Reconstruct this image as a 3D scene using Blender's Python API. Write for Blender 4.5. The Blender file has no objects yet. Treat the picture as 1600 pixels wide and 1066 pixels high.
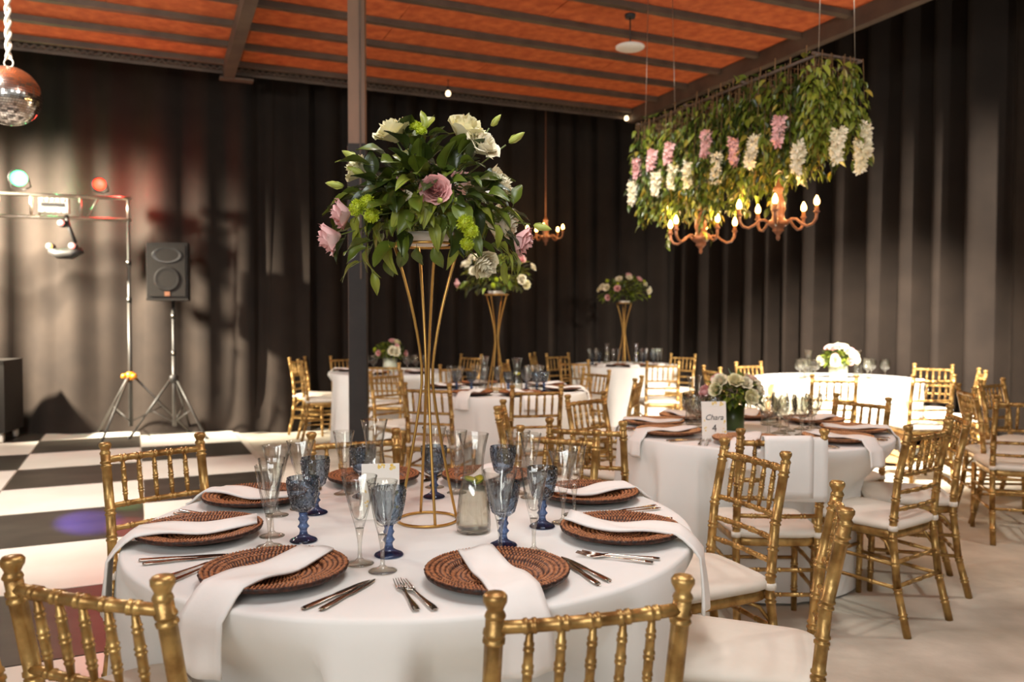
import bpy, math, random
from mathutils import Vector, Matrix
R = math.radians
random.seed(7)
scene = bpy.context.scene
C = scene.collection

# ------------------------------------------------------------------ camera, world, lights, exposure
cam_data = bpy.data.cameras.new('camera')
cam_data.sensor_width = 36.0
cam_data.lens = 36.0 * 1265 / 1600
cam_data.clip_end = 100
cam_data.dof.use_dof = True
cam_data.dof.focus_distance = 2.25
cam_data.dof.aperture_fstop = 3.2
cam = bpy.data.objects.new('camera', cam_data)
C.objects.link(cam)
cam.location = (0, 0, 1.36)
cam.rotation_euler = (R(90 - 1.585), 0, 0)
scene.camera = cam

world = bpy.data.worlds.new('world')
scene.world = world
world.use_nodes = True
wb = world.node_tree.nodes['Background']
wb.inputs['Color'].default_value = (1.0, 0.97, 0.92, 1)
wb.inputs['Strength'].default_value = 0.25


def light(name, kind, loc, target, power, color, size=0.3, size_y=None, spot=60, blend=0.6):
    d = bpy.data.lights.new(name, kind)
    d.energy = power
    d.color = color
    if kind == 'AREA':
        d.size = size
        if size_y:
            d.shape = 'RECTANGLE'
            d.size_y = size_y
    else:
        d.shadow_soft_size = size
    if kind == 'SPOT':
        d.spot_size = R(spot)
        d.spot_blend = blend
    o = bpy.data.objects.new(name, d)
    C.objects.link(o)
    o.location = loc
    o.rotation_euler = (Vector(target) - Vector(loc)).to_track_quat('-Z', 'Y').to_euler()
    return o


WARM = (1.0, 0.98, 0.93)
light('light_entrance', 'AREA', (-1.2, -2.6, 2.7), (0.0, 3.0, 0.6), 108, (0.97, 1.0, 1.0), 3.0, 1.6)
light('fill_hall_front', 'AREA', (0.2, 1.6, 3.7), (0.0, 2.8, 0.7), 38, (0.92, 0.99, 1.0), 1.2, 1.2)  # unseen fill added over the front table, tinted cool against orange roof bounce
light('fill_hall_west', 'POINT', (-3.5, 4.9, 3.3), (0, 0, 0), 120, WARM, 0.12)  # unseen point fill added to brighten the roof and the hall below
light('fill_hall_east', 'POINT', (4.6, 3.8, 3.35), (0, 0, 0), 120, WARM, 0.12)  # unseen fill added for the roof, placed to graze the side drape
light('fill_hall_middle', 'POINT', (0.2, 3.2, 3.6), (0, 0, 0), 55, WARM, 0.12)  # one more added fill, out of view, that helps light the roof
light('light_spot_tables', 'SPOT', (2.2, 5.2, 3.6), (3.3, 8.1, 0.7), 4400, (1.0, 0.90, 0.76), 0.10, spot=56, blend=0.8)
light('light_spot_side', 'SPOT', (5.3, 3.9, 3.6), (4.1, 9.0, 1.3), 2600, (1.0, 0.92, 0.80), 0.10, spot=46, blend=0.9)
light('light_spot_stage', 'SPOT', (-7.3, 7.4, 3.4), (-5.5, 9.6, 1.85), 13000, (1.0, 0.90, 0.72), 0.15, spot=64, blend=1.0)
light('light_spot_dance', 'SPOT', (-3.4, 3.6, 3.9), (-4.2, 6.6, 0.0), 1000, (1.0, 0.95, 0.88), 0.15, spot=90, blend=0.9)
light('light_spot_back', 'SPOT', (0.4, 4.6, 3.9), (0.5, 8.2, 0.6), 420, WARM, 0.15, spot=58, blend=0.9)

scene.cycles.transparent_max_bounces = 32
scene.cycles.max_bounces = 14
scene.cycles.transmission_bounces = 14
vs = scene.view_settings
vs.view_transform = 'Standard'
vs.look = 'None'
vs.exposure = 0.25
vs.gamma = 1.0
vs.use_curve_mapping = False


# ------------------------------------------------------------------ materials
def lin(c):
    return tuple(((x / 255) / 12.92 if x / 255 <= 0.04045 else ((x / 255 + 0.055) / 1.055) ** 2.4) for x in c) + (1.0,)


MATS = {}


def mat(name, rgb, rough=0.6, metal=0.0, rgb2=None, scale=8.0, bump=0.0, bscale=None, detail=4.0, stretch=None,
        sheen=0.0, trans=0.0, emit=None, estr=0.0, spec=0.5, coords='Object', sss=0.0):
    m = bpy.data.materials.new(name)
    m.use_nodes = True
    nt = m.node_tree
    N, L = nt.nodes, nt.links
    p = N['Principled BSDF']
    p.inputs['Base Color'].default_value = lin(rgb)
    p.inputs['Roughness'].default_value = rough
    p.inputs['Metallic'].default_value = metal
    p.inputs['Specular IOR Level'].default_value = spec
    if sheen:
        p.inputs['Sheen Weight'].default_value = sheen
    if trans:
        p.inputs['Transmission Weight'].default_value = trans
    if emit:
        p.inputs['Emission Color'].default_value = lin(emit)
        p.inputs['Emission Strength'].default_value = estr
    if rgb2 or bump:
        tc = N.new('ShaderNodeTexCoord')
        mp = N.new('ShaderNodeMapping')
        L.new(tc.outputs[coords], mp.inputs['Vector'])
        if stretch:
            mp.inputs['Scale'].default_value = stretch
        if rgb2:
            nz = N.new('ShaderNodeTexNoise')
            nz.inputs['Scale'].default_value = scale
            nz.inputs['Detail'].default_value = detail
            L.new(mp.outputs['Vector'], nz.inputs['Vector'])
            rp = N.new('ShaderNodeValToRGB')
            rp.color_ramp.elements[0].position = 0.35
            rp.color_ramp.elements[1].position = 0.68
            rp.color_ramp.elements[0].color = lin(rgb)
            rp.color_ramp.elements[1].color = lin(rgb2)
            L.new(nz.outputs['Fac'], rp.inputs['Fac'])
            L.new(rp.outputs['Color'], p.inputs['Base Color'])
        if bump:
            nb = N.new('ShaderNodeTexNoise')
            nb.inputs['Scale'].default_value = bscale or scale * 3
            nb.inputs['Detail'].default_value = 4
            L.new(mp.outputs['Vector'], nb.inputs['Vector'])
            bp = N.new('ShaderNodeBump')
            bp.inputs['Strength'].default_value = bump
            bp.inputs['Distance'].default_value = 0.01
            L.new(nb.outputs['Fac'], bp.inputs['Height'])
            L.new(bp.outputs['Normal'], p.inputs['Normal'])
    MATS[name] = m
    return m


mat('concrete', (172, 163, 145), 0.85, rgb2=(222, 214, 196), scale=1.9, bump=0.35, bscale=18, detail=8)
mat('tile_white', (226, 218, 204), 0.32, rgb2=(236, 230, 218), scale=2.2)
mat('tile_black', (40, 36, 31), 0.38, rgb2=(62, 56, 48), scale=2.6, detail=8, stretch=(1, 2.2, 1))
mat('trim_white', (214, 204, 188), 0.5)
mat('black_drape', (36, 30, 26), 0.9, rgb2=(42, 35, 30), scale=3, spec=0.12, bump=0.10, bscale=7)
mat('wall_dark', (22, 20, 18), 0.95)
mat('osb', (176, 80, 34), 0.85, rgb2=(206, 106, 52), scale=9, bump=0.3, bscale=30, detail=10)
mat('steel_brown', (74, 58, 46), 0.6, rgb2=(92, 74, 58), scale=5)
mat('post_paint', (112, 86, 66), 0.5, rgb2=(128, 98, 76), scale=6, stretch=(1, 1, 0.2))
mat('black_wrap', (30, 27, 25), 0.7, rgb2=(40, 36, 33), scale=6)
mat('gold_paint', (194, 158, 96), 0.36, metal=0.7, rgb2=(140, 104, 56), scale=22, bump=0.15, bscale=60, detail=6)
mat('cushion_white', (232, 224, 210), 0.8, rgb2=(222, 212, 196), scale=6, bump=0.2, bscale=10)
mat('linen_white', (234, 232, 227), 0.85, rgb2=(228, 225, 218), scale=2.5, sheen=0.1)
mat('napkin_white', (240, 236, 230), 0.8, rgb2=(234, 230, 224), scale=5, bump=0.1, bscale=40)
mat('steel_cutlery', (190, 180, 168), 0.16, metal=1.0)
mat('gold_rod', (196, 152, 82), 0.3, metal=0.85)
mat('leaf_green', (80, 94, 26), 0.38, rgb2=(108, 122, 38), scale=9)
mat('leaf_dark', (44, 56, 18), 0.32, rgb2=(62, 76, 25), scale=9)
mat('leaf_light', (138, 146, 50), 0.45, rgb2=(108, 120, 38), scale=9)
mat('leaf_yellow', (160, 140, 52), 0.5, rgb2=(120, 124, 44), scale=9)
mat('stem_green', (96, 110, 48), 0.5)
mat('twig', (112, 86, 52), 0.7)
mat('rose_white', (240, 232, 208), 0.55, rgb2=(232, 222, 186), scale=14)
mat('rose_cream', (236, 228, 176), 0.55, rgb2=(238, 230, 200), scale=14)
mat('rose_pink', (228, 170, 168), 0.55, rgb2=(238, 196, 190), scale=14)
mat('mum_green', (182, 192, 40), 0.55, rgb2=(150, 170, 36), scale=20)
mat('bud_green', (186, 190, 96), 0.5, rgb2=(148, 164, 64), scale=20)
mat('wood_copper', (150, 98, 66), 0.45, rgb2=(126, 78, 50), scale=12, stretch=(1, 1, 0.3))
mat('bulb_glow', (255, 200, 120), 0.4, emit=(255, 186, 96), estr=26)
mat('festoon_glow', (255, 236, 205), 0.4, emit=(255, 226, 180), estr=3)
mat('lamp_white', (226, 220, 210), 0.4)
mat('mirror', (232, 228, 220), 0.16, metal=1.0)
mat('rope', (206, 196, 178), 0.8, rgb2=(176, 164, 146), scale=40)
mat('black_plastic', (36, 33, 30), 0.5, rgb2=(44, 40, 36), scale=20)
mat('speaker_grey', (32, 28, 25), 0.7, spec=0.2, rgb2=(38, 34, 30), scale=30)
mat('speaker_mesh', (42, 37, 32), 0.7, spec=0.2, rgb2=(36, 32, 28), scale=160)
mat('orange_plastic', (226, 138, 20), 0.4)
mat('truss_silver', (196, 186, 170), 0.35, metal=0.9)
mat('stand_grey', (58, 54, 49), 0.45)
mat('glow_green', (170, 255, 200), 0.3, emit=(90, 255, 140), estr=5)
mat('glow_red', (255, 90, 60), 0.3, emit=(255, 40, 22), estr=9)
mat('glow_amber', (255, 190, 80), 0.3, emit=(255, 170, 70), estr=3)
mat('glow_pink', (255, 140, 130), 0.3, emit=(255, 110, 100), estr=3)
mat('glow_blue', (150, 140, 255), 0.3, emit=(130, 120, 255), estr=5)
mat('glow_white', (255, 244, 224), 0.3, emit=(255, 240, 215), estr=6)
mat('paper_white', (242, 236, 226), 0.7)
mat('ink', (34, 28, 28), 0.6)
mat('ink_yellow', (236, 190, 70), 0.6, rgb2=(240, 222, 150), scale=60)
mat('lemon', (206, 190, 40), 0.4, rgb2=(160, 164, 30), scale=30)
mat('lemon_rind', (120, 134, 20), 0.45)
mat('glass_pot', (214, 214, 196), 0.25, rgb2=(196, 200, 170), scale=30)
mat('crate_wood', (200, 160, 112), 0.75, rgb2=(176, 134, 88), scale=5, stretch=(1, 1, 8))
mat('foam_white', (236, 228, 216), 0.7)
mat('wire', (40, 36, 32), 0.5)
mat('table_wood', (150, 112, 74), 0.7)


def rattan(name, c1, c2, c3):
    m = mat(name, c1, 0.5, spec=0.4)
    nt = m.node_tree
    N, L = nt.nodes, nt.links
    p = N['Principled BSDF']
    at = N.new('ShaderNodeAttribute')
    at.attribute_name = 'weave'
    nz = N.new('ShaderNodeTexNoise')
    nz.inputs['Scale'].default_value = 90
    nz.inputs['Detail'].default_value = 5
    tc = N.new('ShaderNodeTexCoord')
    L.new(tc.outputs['Object'], nz.inputs['Vector'])
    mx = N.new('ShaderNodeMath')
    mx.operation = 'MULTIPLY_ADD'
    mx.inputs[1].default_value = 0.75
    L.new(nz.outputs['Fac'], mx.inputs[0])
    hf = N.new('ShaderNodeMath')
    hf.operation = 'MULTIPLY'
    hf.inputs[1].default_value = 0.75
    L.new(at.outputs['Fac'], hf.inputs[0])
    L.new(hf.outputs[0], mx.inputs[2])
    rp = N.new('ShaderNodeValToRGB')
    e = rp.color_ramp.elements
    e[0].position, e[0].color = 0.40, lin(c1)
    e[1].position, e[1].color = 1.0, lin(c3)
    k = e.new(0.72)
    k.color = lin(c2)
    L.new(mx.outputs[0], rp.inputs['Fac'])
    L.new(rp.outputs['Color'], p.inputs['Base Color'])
    return m


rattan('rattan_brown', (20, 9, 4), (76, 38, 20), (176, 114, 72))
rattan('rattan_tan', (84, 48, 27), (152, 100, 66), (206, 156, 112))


def glass(name, centre, rim, power=2.0, ior=1.5, solid=0.0, cut=0.0, ripple=0.0):
    """thin-walled glass: light passes straight through, tinted more where the wall is seen edge-on, with fresnel reflections"""
    m = bpy.data.materials.new(name)
    m.use_nodes = True
    nt = m.node_tree
    N, L = nt.nodes, nt.links
    N.remove(N['Principled BSDF'])
    out = N['Material Output']
    lw = N.new('ShaderNodeLayerWeight')
    lw.inputs['Blend'].default_value = 0.5
    bp = None
    if cut or ripple:
        tc = N.new('ShaderNodeTexCoord')
        mp = N.new('ShaderNodeMapping')
        L.new(tc.outputs['Object'], mp.inputs['Vector'])
        tx = N.new('ShaderNodeTexVoronoi' if cut else 'ShaderNodeTexNoise')
        if cut:
            mp.inputs['Scale'].default_value = (1, 1, 0.55)
            tx.inputs['Scale'].default_value = 95
        else:
            mp.inputs['Scale'].default_value = (1, 1, 0.22)
            tx.inputs['Scale'].default_value = 75
            tx.inputs['Detail'].default_value = 0.0
        L.new(mp.outputs['Vector'], tx.inputs['Vector'])
        bp = N.new('ShaderNodeBump')
        bp.inputs['Strength'].default_value = 1.0
        bp.inputs['Distance'].default_value = cut or ripple
        L.new(tx.outputs[0], bp.inputs['Height'])
        L.new(bp.outputs['Normal'], lw.inputs['Normal'])
    pw = N.new('ShaderNodeMath')
    pw.operation = 'POWER'
    pw.inputs[1].default_value = power
    L.new(lw.outputs['Facing'], pw.inputs[0])
    mc = N.new('ShaderNodeMix')
    mc.data_type = 'RGBA'
    mc.inputs[6].default_value = lin(centre)
    mc.inputs[7].default_value = lin(rim)
    L.new(pw.outputs[0], mc.inputs[0])
    t = N.new('ShaderNodeBsdfTransparent')
    L.new(mc.outputs[2], t.inputs['Color'])
    g = N.new('ShaderNodeBsdfGlossy')
    g.inputs['Roughness'].default_value = 0.03
    if bp:
        L.new(bp.outputs['Normal'], g.inputs['Normal'])
    p5 = N.new('ShaderNodeMath')
    p5.operation = 'POWER'
    p5.inputs[1].default_value = 4.0
    L.new(lw.outputs['Facing'], p5.inputs[0])
    fr = N.new('ShaderNodeMath')
    fr.operation = 'MULTIPLY_ADD'
    f0 = ((ior - 1) / (ior + 1)) ** 2 * 2.0
    fr.inputs[1].default_value = 0.75 - f0
    fr.inputs[2].default_value = f0
    L.new(p5.outputs[0], fr.inputs[0])
    mx = N.new('ShaderNodeMixShader')
    L.new(fr.outputs[0], mx.inputs['Fac'])
    L.new(t.outputs[0], mx.inputs[1])
    L.new(g.outputs[0], mx.inputs[2])
    last = mx
    if solid:
        gl = N.new('ShaderNodeBsdfGlass')
        gl.inputs['Color'].default_value = lin(centre)
        gl.inputs['IOR'].default_value = 1.5
        m2 = N.new('ShaderNodeMixShader')
        m2.inputs['Fac'].default_value = solid
        L.new(mx.outputs[0], m2.inputs[1])
        L.new(gl.outputs[0], m2.inputs[2])
        last = m2
    L.new(last.outputs[0], out.inputs['Surface'])
    MATS[name] = m
    return m


glass('glass_clear', (252, 252, 250), (128, 124, 116), 4.0, ripple=0.004)
glass('glass_cut', (251, 251, 248), (158, 152, 140), 2.0, cut=0.005)
glass('glass_solid', (249, 248, 244), (190, 186, 176), 3.0, solid=0.12)
glass('glass_blue', (222, 230, 237), (98, 118, 148), 1.4, cut=0.006)
glass('glass_blue_deep', (160, 180, 212), (74, 94, 138), 1.6, solid=0.35)
glass('water', (248, 248, 242), (214, 212, 200), 2.0, ior=1.2)


# ------------------------------------------------------------------ mesh helpers
class MB:
    def __init__(self):
        self.v, self.f, self.w = [], [], []

    def add(self, vs_, fs, M=None):
        b = len(self.v)
        for p in vs_:
            self.v.append(tuple(M @ Vector(p)) if M is not None else tuple(p))
        for f in fs:
            self.f.append(tuple(i + b for i in f))
        return self

    def box(self, c, s, rz=0.0, M=None):
        x, y, z = s[0] / 2, s[1] / 2, s[2] / 2
        T = Matrix.Translation(c) @ Matrix.Rotation(rz, 4, 'Z')
        if M is not None:
            T = M @ T
        vv = [(-x, -y, -z), (x, -y, -z), (x, y, -z), (-x, y, -z), (-x, -y, z), (x, -y, z), (x, y, z), (-x, y, z)]
        return self.add(vv, [(0, 3, 2, 1), (4, 5, 6, 7), (0, 1, 5, 4), (1, 2, 6, 5), (2, 3, 7, 6), (3, 0, 4, 7)], T)

    def grid(self, fn, nu, nv, cu=False, M=None):
        """fn(i, j) -> point; nu columns (closed when cu), nv rows"""
        vv = [fn(i, j) for j in range(nv) for i in range(nu)]
        fs = []
        for j in range(nv - 1):
            for i in range(nu if cu else nu - 1):
                k = (i + 1) % nu
                fs.append((j * nu + i, j * nu + k, (j + 1) * nu + k, (j + 1) * nu + i))
        return self.add(vv, fs, M)

    def lathe(self, prof, seg=16, M=None, mod=None):
        """prof: (r, z) rows bottom to top along one side; closes on r=0"""
        vv, fs, rows = [], [], []
        for k, (r, z) in enumerate(prof):
            if r < 1e-6:
                rows.append([len(vv)])
                vv.append((0, 0, z))
            else:
                row = []
                for i in range(seg):
                    a = 2 * math.pi * i / seg
                    rr = r if mod is None else mod(r, z, a, k)
                    row.append(len(vv))
                    vv.append((rr * math.cos(a), rr * math.sin(a), z))
                rows.append(row)
        for a, b in zip(rows, rows[1:]):
            if len(a) == 1 and len(b) == 1:
                continue
            for i in range(seg):
                k = (i + 1) % seg
                if len(a) == 1:
                    fs.append((a[0], b[k], b[i]))
                elif len(b) == 1:
                    fs.append((a[i], a[k], b[0]))
                else:
                    fs.append((a[i], a[k], b[k], b[i]))
        return self.add(vv, fs, M)

    def tube(self, pts, rad, seg=8, M=None, cap=True, closed=False):
        pts = [Vector(p) for p in pts]
        n = len(pts)
        rads = rad if isinstance(rad, (list, tuple)) else [rad] * n
        T = []
        for i in range(n):
            if closed:
                d = pts[(i + 1) % n] - pts[i - 1]
            else:
                d = pts[min(i + 1, n - 1)] - pts[max(i - 1, 0)]
            T.append(d.normalized())
        up = Vector((0, 0, 1)) if abs(T[0].z) < 0.9 else Vector((1, 0, 0))
        nrm = (up - T[0] * up.dot(T[0])).normalized()
        vv, fs = [], []
        for i in range(n):
            nrm = (nrm - T[i] * nrm.dot(T[i])).normalized()
            bn = T[i].cross(nrm)
            for k in range(seg):
                a = 2 * math.pi * k / seg
                vv.append(pts[i] + (nrm * math.cos(a) + bn * math.sin(a)) * rads[i])
        for i in range(n if closed else n - 1):
            j = (i + 1) % n
            for k in range(seg):
                l = (k + 1) % seg
                fs.append((i * seg + k, i * seg + l, j * seg + l, j * seg + k))
        if cap and not closed:
            fs.append(tuple(range(seg))[::-1])
            fs.append(tuple((n - 1) * seg + k for k in range(seg)))
        return self.add(vv, fs, M)

    def mesh(self, name, material, smooth=True):
        me = bpy.data.meshes.new(name)
        me.from_pydata(self.v, [], self.f)
        me.update()
        if material:
            me.materials.append(MATS[material])
        if smooth:
            me.polygons.foreach_set('use_smooth', [True] * len(me.polygons))
        if self.w:
            at = me.attributes.new('weave', 'FLOAT', 'POINT')
            at.data.foreach_set('value', self.w)
        return me

    def build(self, name, material, parent=None, smooth=True):
        return link(name, self.mesh(name, material, smooth), parent)


def link(name, me, parent=None, loc=None, rot=None, scale=None):
    o = bpy.data.objects.new(name, me)
    C.objects.link(o)
    if parent is not None:
        o.parent = parent
    if loc is not None:
        o.location = loc
    if rot is not None:
        o.rotation_euler = rot
    if scale is not None:
        o.scale = (scale,) * 3 if isinstance(scale, (int, float)) else scale
    return o


def tag(o, label, cat, group=None, kind=None):
    if label:
        o['label'] = label
    if cat:
        o['category'] = cat
    if group:
        o['group'] = group
    if kind:
        o['kind'] = kind
    return o


def thing(name, label, cat, loc=(0, 0, 0), rz=0.0, group=None):
    o = bpy.data.objects.new(name, None)
    C.objects.link(o)
    o.empty_display_size = 0.1
    o.location = loc
    o.rotation_euler = (0, 0, rz)
    return tag(o, label, cat, group)


def struct(o):
    o['kind'] = 'structure'
    return o


def dup(root, loc=None, rz=None, label=None, group=None, scale=None):
    def cp(o, parent):
        c = o.copy()
        C.objects.link(c)
        c.parent = parent
        for ch in o.children:
            cp(ch, c)
        return c
    r = cp(root, None)
    if loc is not None:
        r.location = loc
    if rz is not None:
        r.rotation_euler = (0, 0, rz)
    if scale is not None:
        r.scale = (scale,) * 3
    if label:
        r['label'] = label
    if group:
        r['group'] = group
    return r


def rot_to(d, roll=0.0):
    """matrix turning +Z to direction d"""
    q = Vector(d).normalized().to_track_quat('Z', 'Y')
    return q.to_matrix().to_4x4() @ Matrix.Rotation(roll, 4, 'Z')


# ------------------------------------------------------------------ room shell
ANG = R(23.5)
BX = Vector((math.cos(ANG), math.sin(ANG), 0))      # along the back edge of the roof
AX = Vector((-math.sin(ANG), math.cos(ANG), 0))     # towards the back
RC = Vector((1.565, 10.7, 0))                       # back right corner of the roof
ROOF = 4.05

fl = MB().grid(lambda i, j: (-14 + 26 * i / 26, -7 + 22 * j / 22, 0.0), 27, 23).build('floor', 'concrete', smooth=False)
struct(fl)


def drape(name, path, z0, z1, label, seed, depth=0.06, puddle=0.0, freq=1.0, ncomp=11, pleat=0.0):
    rnd = random.Random(seed)
    P = [Vector((x, y, 0)) for x, y in path]
    seg = [(b - a).length for a, b in zip(P, P[1:])]
    tot = sum(seg)
    n = int(tot / 0.022)
    comp = [(rnd.uniform(3, 26) * freq, rnd.uniform(0, 6.28), rnd.uniform(0.3, 1.0), rnd.uniform(-.25, .25)) for _ in range(ncomp)]
    rows = [0, .03, .08, .15, .24, .34, .45, .56, .67, .78, .89, 1.0]

    def at(d):
        for a, b, l in zip(P, P[1:], seg):
            if d <= l or b is P[-1]:
                t = (b - a) / l
                return a + t * min(d, l), Vector((t.y, -t.x, 0))
            d -= l

    def fn(i, j):
        d = tot * i / (n - 1)
        h = rows[j]
        p, nn = at(d)
        s = 0
        for w, ph, am, dr in comp:
            s += am * math.sin(w * (d + dr * (1 - h) * 0.5) + ph)
        s = s / (0.97 * ncomp ** .5)
        s = math.copysign(abs(s) ** 0.85, s)
        if pleat:
            s = 2 * abs(math.sin(pleat * d + 0.9 * math.sin(0.8 * d + seed) + 0.6 * math.sin(2.9 * d) + 0.12 * (1 - h) * math.sin(5 * d))) ** 1.15 - 0.9 + 0.35 * s
        amp = depth * (1.0 - 0.25 * h)
        off = amp * s + 0.14 * puddle * (1 - h) ** 2 + 0.08 * puddle * math.exp(-h * 30)
        q = p + nn * (off + 0.10)
        return (q.x, q.y, z0 + (z1 - z0) * h)
    o = MB().grid(fn, n, len(rows)).build(name, 'black_drape')
    return tag(o, label, 'curtain')


CORN = (2.66, 12.42)
BEND = (-2.9, 9.95)
drape('stage_curtain', [(-9.5, 8.9), (-6.4, 9.62), BEND, (-2.5, 10.04)], 0.012, 5.5,
      'wide black drape behind the speakers and light stand', 3, 0.085, puddle=1.0, freq=0.62)
drape('back_curtain', [(-3.15, 9.84), CORN], 0.012, 5.5, 'black drape along the back behind the tall flower vases', 5, 0.07, pleat=9.0)
drape('side_curtain', [CORN, (8.6, -0.3)], 0.012, 5.5, 'gathered black drape hanging behind the bright white table', 11, 0.16, freq=1.15, ncomp=4, pleat=7.2)


def wall(name, p, q, h, off):
    p, q = Vector((*p, 0)), Vector((*q, 0))
    t = (q - p).normalized()
    nn = Vector((-t.y, t.x, 0))
    c = (p + q) / 2 + nn * off
    return struct(MB().box((c.x, c.y, h / 2), ((q - p).length + 0.4, 0.1, h), math.atan2(t.y, t.x)).build(name, 'wall_dark', smooth=False))


wall('wall_back_left', (-9.7, 8.9), BEND, 5.6, 0.35)
wall('wall_back', BEND, CORN, 5.6, 0.28)
wall('wall_right', CORN, (8.6, -0.3), 5.6, 0.3)
struct(MB().box((0, 5, 5.68), (22, 20, 0.1)).build('ceiling_high', 'wall_dark', smooth=False))


# ------------------------------------------------------------------ low roof over the hall
def rp(s, t, z):
    q = RC + BX * s + AX * t
    return (q.x, q.y, z)


roof = struct(MB().box(rp(-6.2, -6.2, ROOF + 0.10), (12.5, 12.5, 0.04), ANG).build('ceiling', 'wall_dark', smooth=False))
pm = {}
k = 0
for j in range(10):
    for i in range(-1, 6):
        w = 2.44
        s0 = -w * i - (1.22 if j % 2 else 0.0)
        a, b = max(-12.4, s0 - w), min(0.0, s0)
        if b - a < 0.2:
            continue
        key = round(b - a, 2)
        if key not in pm:
            pm[key] = MB().box((0, 0, 0), (b - a - 0.006, 1.214, 0.02)).mesh('panel', 'osb', False)
        o = link('panel', pm[key], roof, rp((a + b) / 2, -1.22 * j - 0.61, ROOF + 0.065 + random.uniform(-.002, .002)), (0, 0, ANG))
pur = MB().box((0, 0, 0), (12.4, 0.05, 0.05)).mesh('purlin', 'steel_brown', False)
lip = MB().box((0, 0, 0), (12.4, 0.075, 0.008)).mesh('purlin_lip', 'steel_brown', False)
for j in range(21):
    o = link('purlin', pur, roof, rp(-6.2, -0.03 - 0.61 * j, ROOF + 0.03), (0, 0, ANG))
    link('purlin_lip', lip, o, (0, 0, -0.029))
for s in (-5.0, -10.0):
    ob = MB().box((0, 0, 0), (0.11, 12.4, 0.16)).build('rafter', 'steel_brown', roof, False)
    ob.location = rp(s, -6.2, ROOF - 0.055)
    ob.rotation_euler = (0, 0, ANG)
    e = MB().box((0, 0, 0), (0.34, 0.12, 0.02)).build('end_plate', 'steel_brown', roof, False)
    e.location = rp(s + 0.08, 0.02, ROOF - 0.13)
    e.rotation_euler = (0, 0, ANG)
ob = MB().box((0, 0, 0), (0.09, 12.5, 0.20)).build('edge_beam', 'steel_brown', roof, False)
ob.location = rp(0.02, -6.2, ROOF - 0.01)
ob.rotation_euler = (0, 0, ANG)
# corrugated sheet edge along the back
nn = 900
cor = MB().grid(lambda i, j: (-12.4 * i / (nn - 1), 0.012 * math.sin(i * 2.1) + 0.03 * j, 0.012 * math.sin(i * 1.57)), nn, 2)
for dz in (0.0, 0.06):
    cor.grid(lambda i, j: (-12.4 * i / (nn - 1), 0.06, -0.04 + dz * 0.5 + (0.045 + 0.014 * math.sin(i * 1.2)) * j), nn, 2)
co = cor.build('corrugated_edge', 'steel_brown', roof, False)
co.location = rp(0, 0.0, ROOF - 0.03)
co.rotation_euler = (0, 0, ANG)

# festoon bulbs on the roof edge
for (p, lab) in (((-0.72, 9.2, 3.90), 'tiny warm bulb on the roof edge above the tall bouquet'),
                 ((1.50, 10.68, 3.985), 'tiny warm bulb at the back corner of the roof')):
    b = thing('festoon_bulb', lab, 'light bulb', p, group='festoon bulbs')
    MB().lathe([(0, -0.035), (0.022, -0.028), (0.03, -0.005), (0.022, 0.02), (0.012, 0.03), (0, 0.03)], 12).build('bulb', 'festoon_glow', b)
    MB().lathe([(0, 0.028), (0.014, 0.028), (0.014, 0.075), (0, 0.075)], 10).tube([(0, 0, .07), (0, 0, .16)], .004, 6).build('socket', 'black_plastic', b)

# steel post
col = thing('steel_post', 'square steel post with black wrapping on its lower part', 'post', (-1.175, 6.2, 0), R(4))
sh = MB().box((0, 0, 2.825), (0.125, 0.125, 2.33)).build('upper_shaft', 'post_paint', col, False)
MB().box((0.028, -0.068, 2.825), (0.012, 0.012, 2.33)).build('cable_conduit', 'steel_brown', sh, False)
MB().box((0, 0, 1.35), (0.132, 0.132, 2.66)).build('lower_wrap', 'black_wrap', col, False)
MB().box((-0.0672, 0, 1.35), (0.004, 0.12, 2.62)).build('bare_edge', 'post_paint', col, False)
MB().box((0, 0, 0.01), (0.24, 0.24, 0.02)).build('base_plate', 'steel_brown', col, False)
MB().box((0, 0, 4.0), (0.2, 0.2, 0.02)).build('cap_plate', 'steel_brown', col, False)

# ------------------------------------------------------------------ dance floor
DA = R(25)
dfl = struct(MB().box((-4.03, -3.36, 0.004), (8.12, 8.2, 0.008)).build('floor_dance', 'trim_white', smooth=False))
dfl.location = (-3.42, 9.88, 0)
dfl.rotation_euler = (0, 0, DA)
TW, TD = 1.0, 0.94
tw = MB().box((0, 0, 0), (TW - 0.012, TD - 0.012, 0.012)).mesh('tile', 'tile_white', False)
tb = MB().box((0, 0, 0), (TW - 0.012, TD - 0.012, 0.012)).mesh('tile', 'tile_black', False)
for i in range(8):
    for j in range(0, 9):
        y0 = -0.21 - TD * j
        wcol = (i + j) % 2 == 1
        link('tile', tw if wcol else tb, dfl, (-0.03 - TW * (i + 0.5), y0 - TD / 2 + TD, 0.0145))

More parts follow.
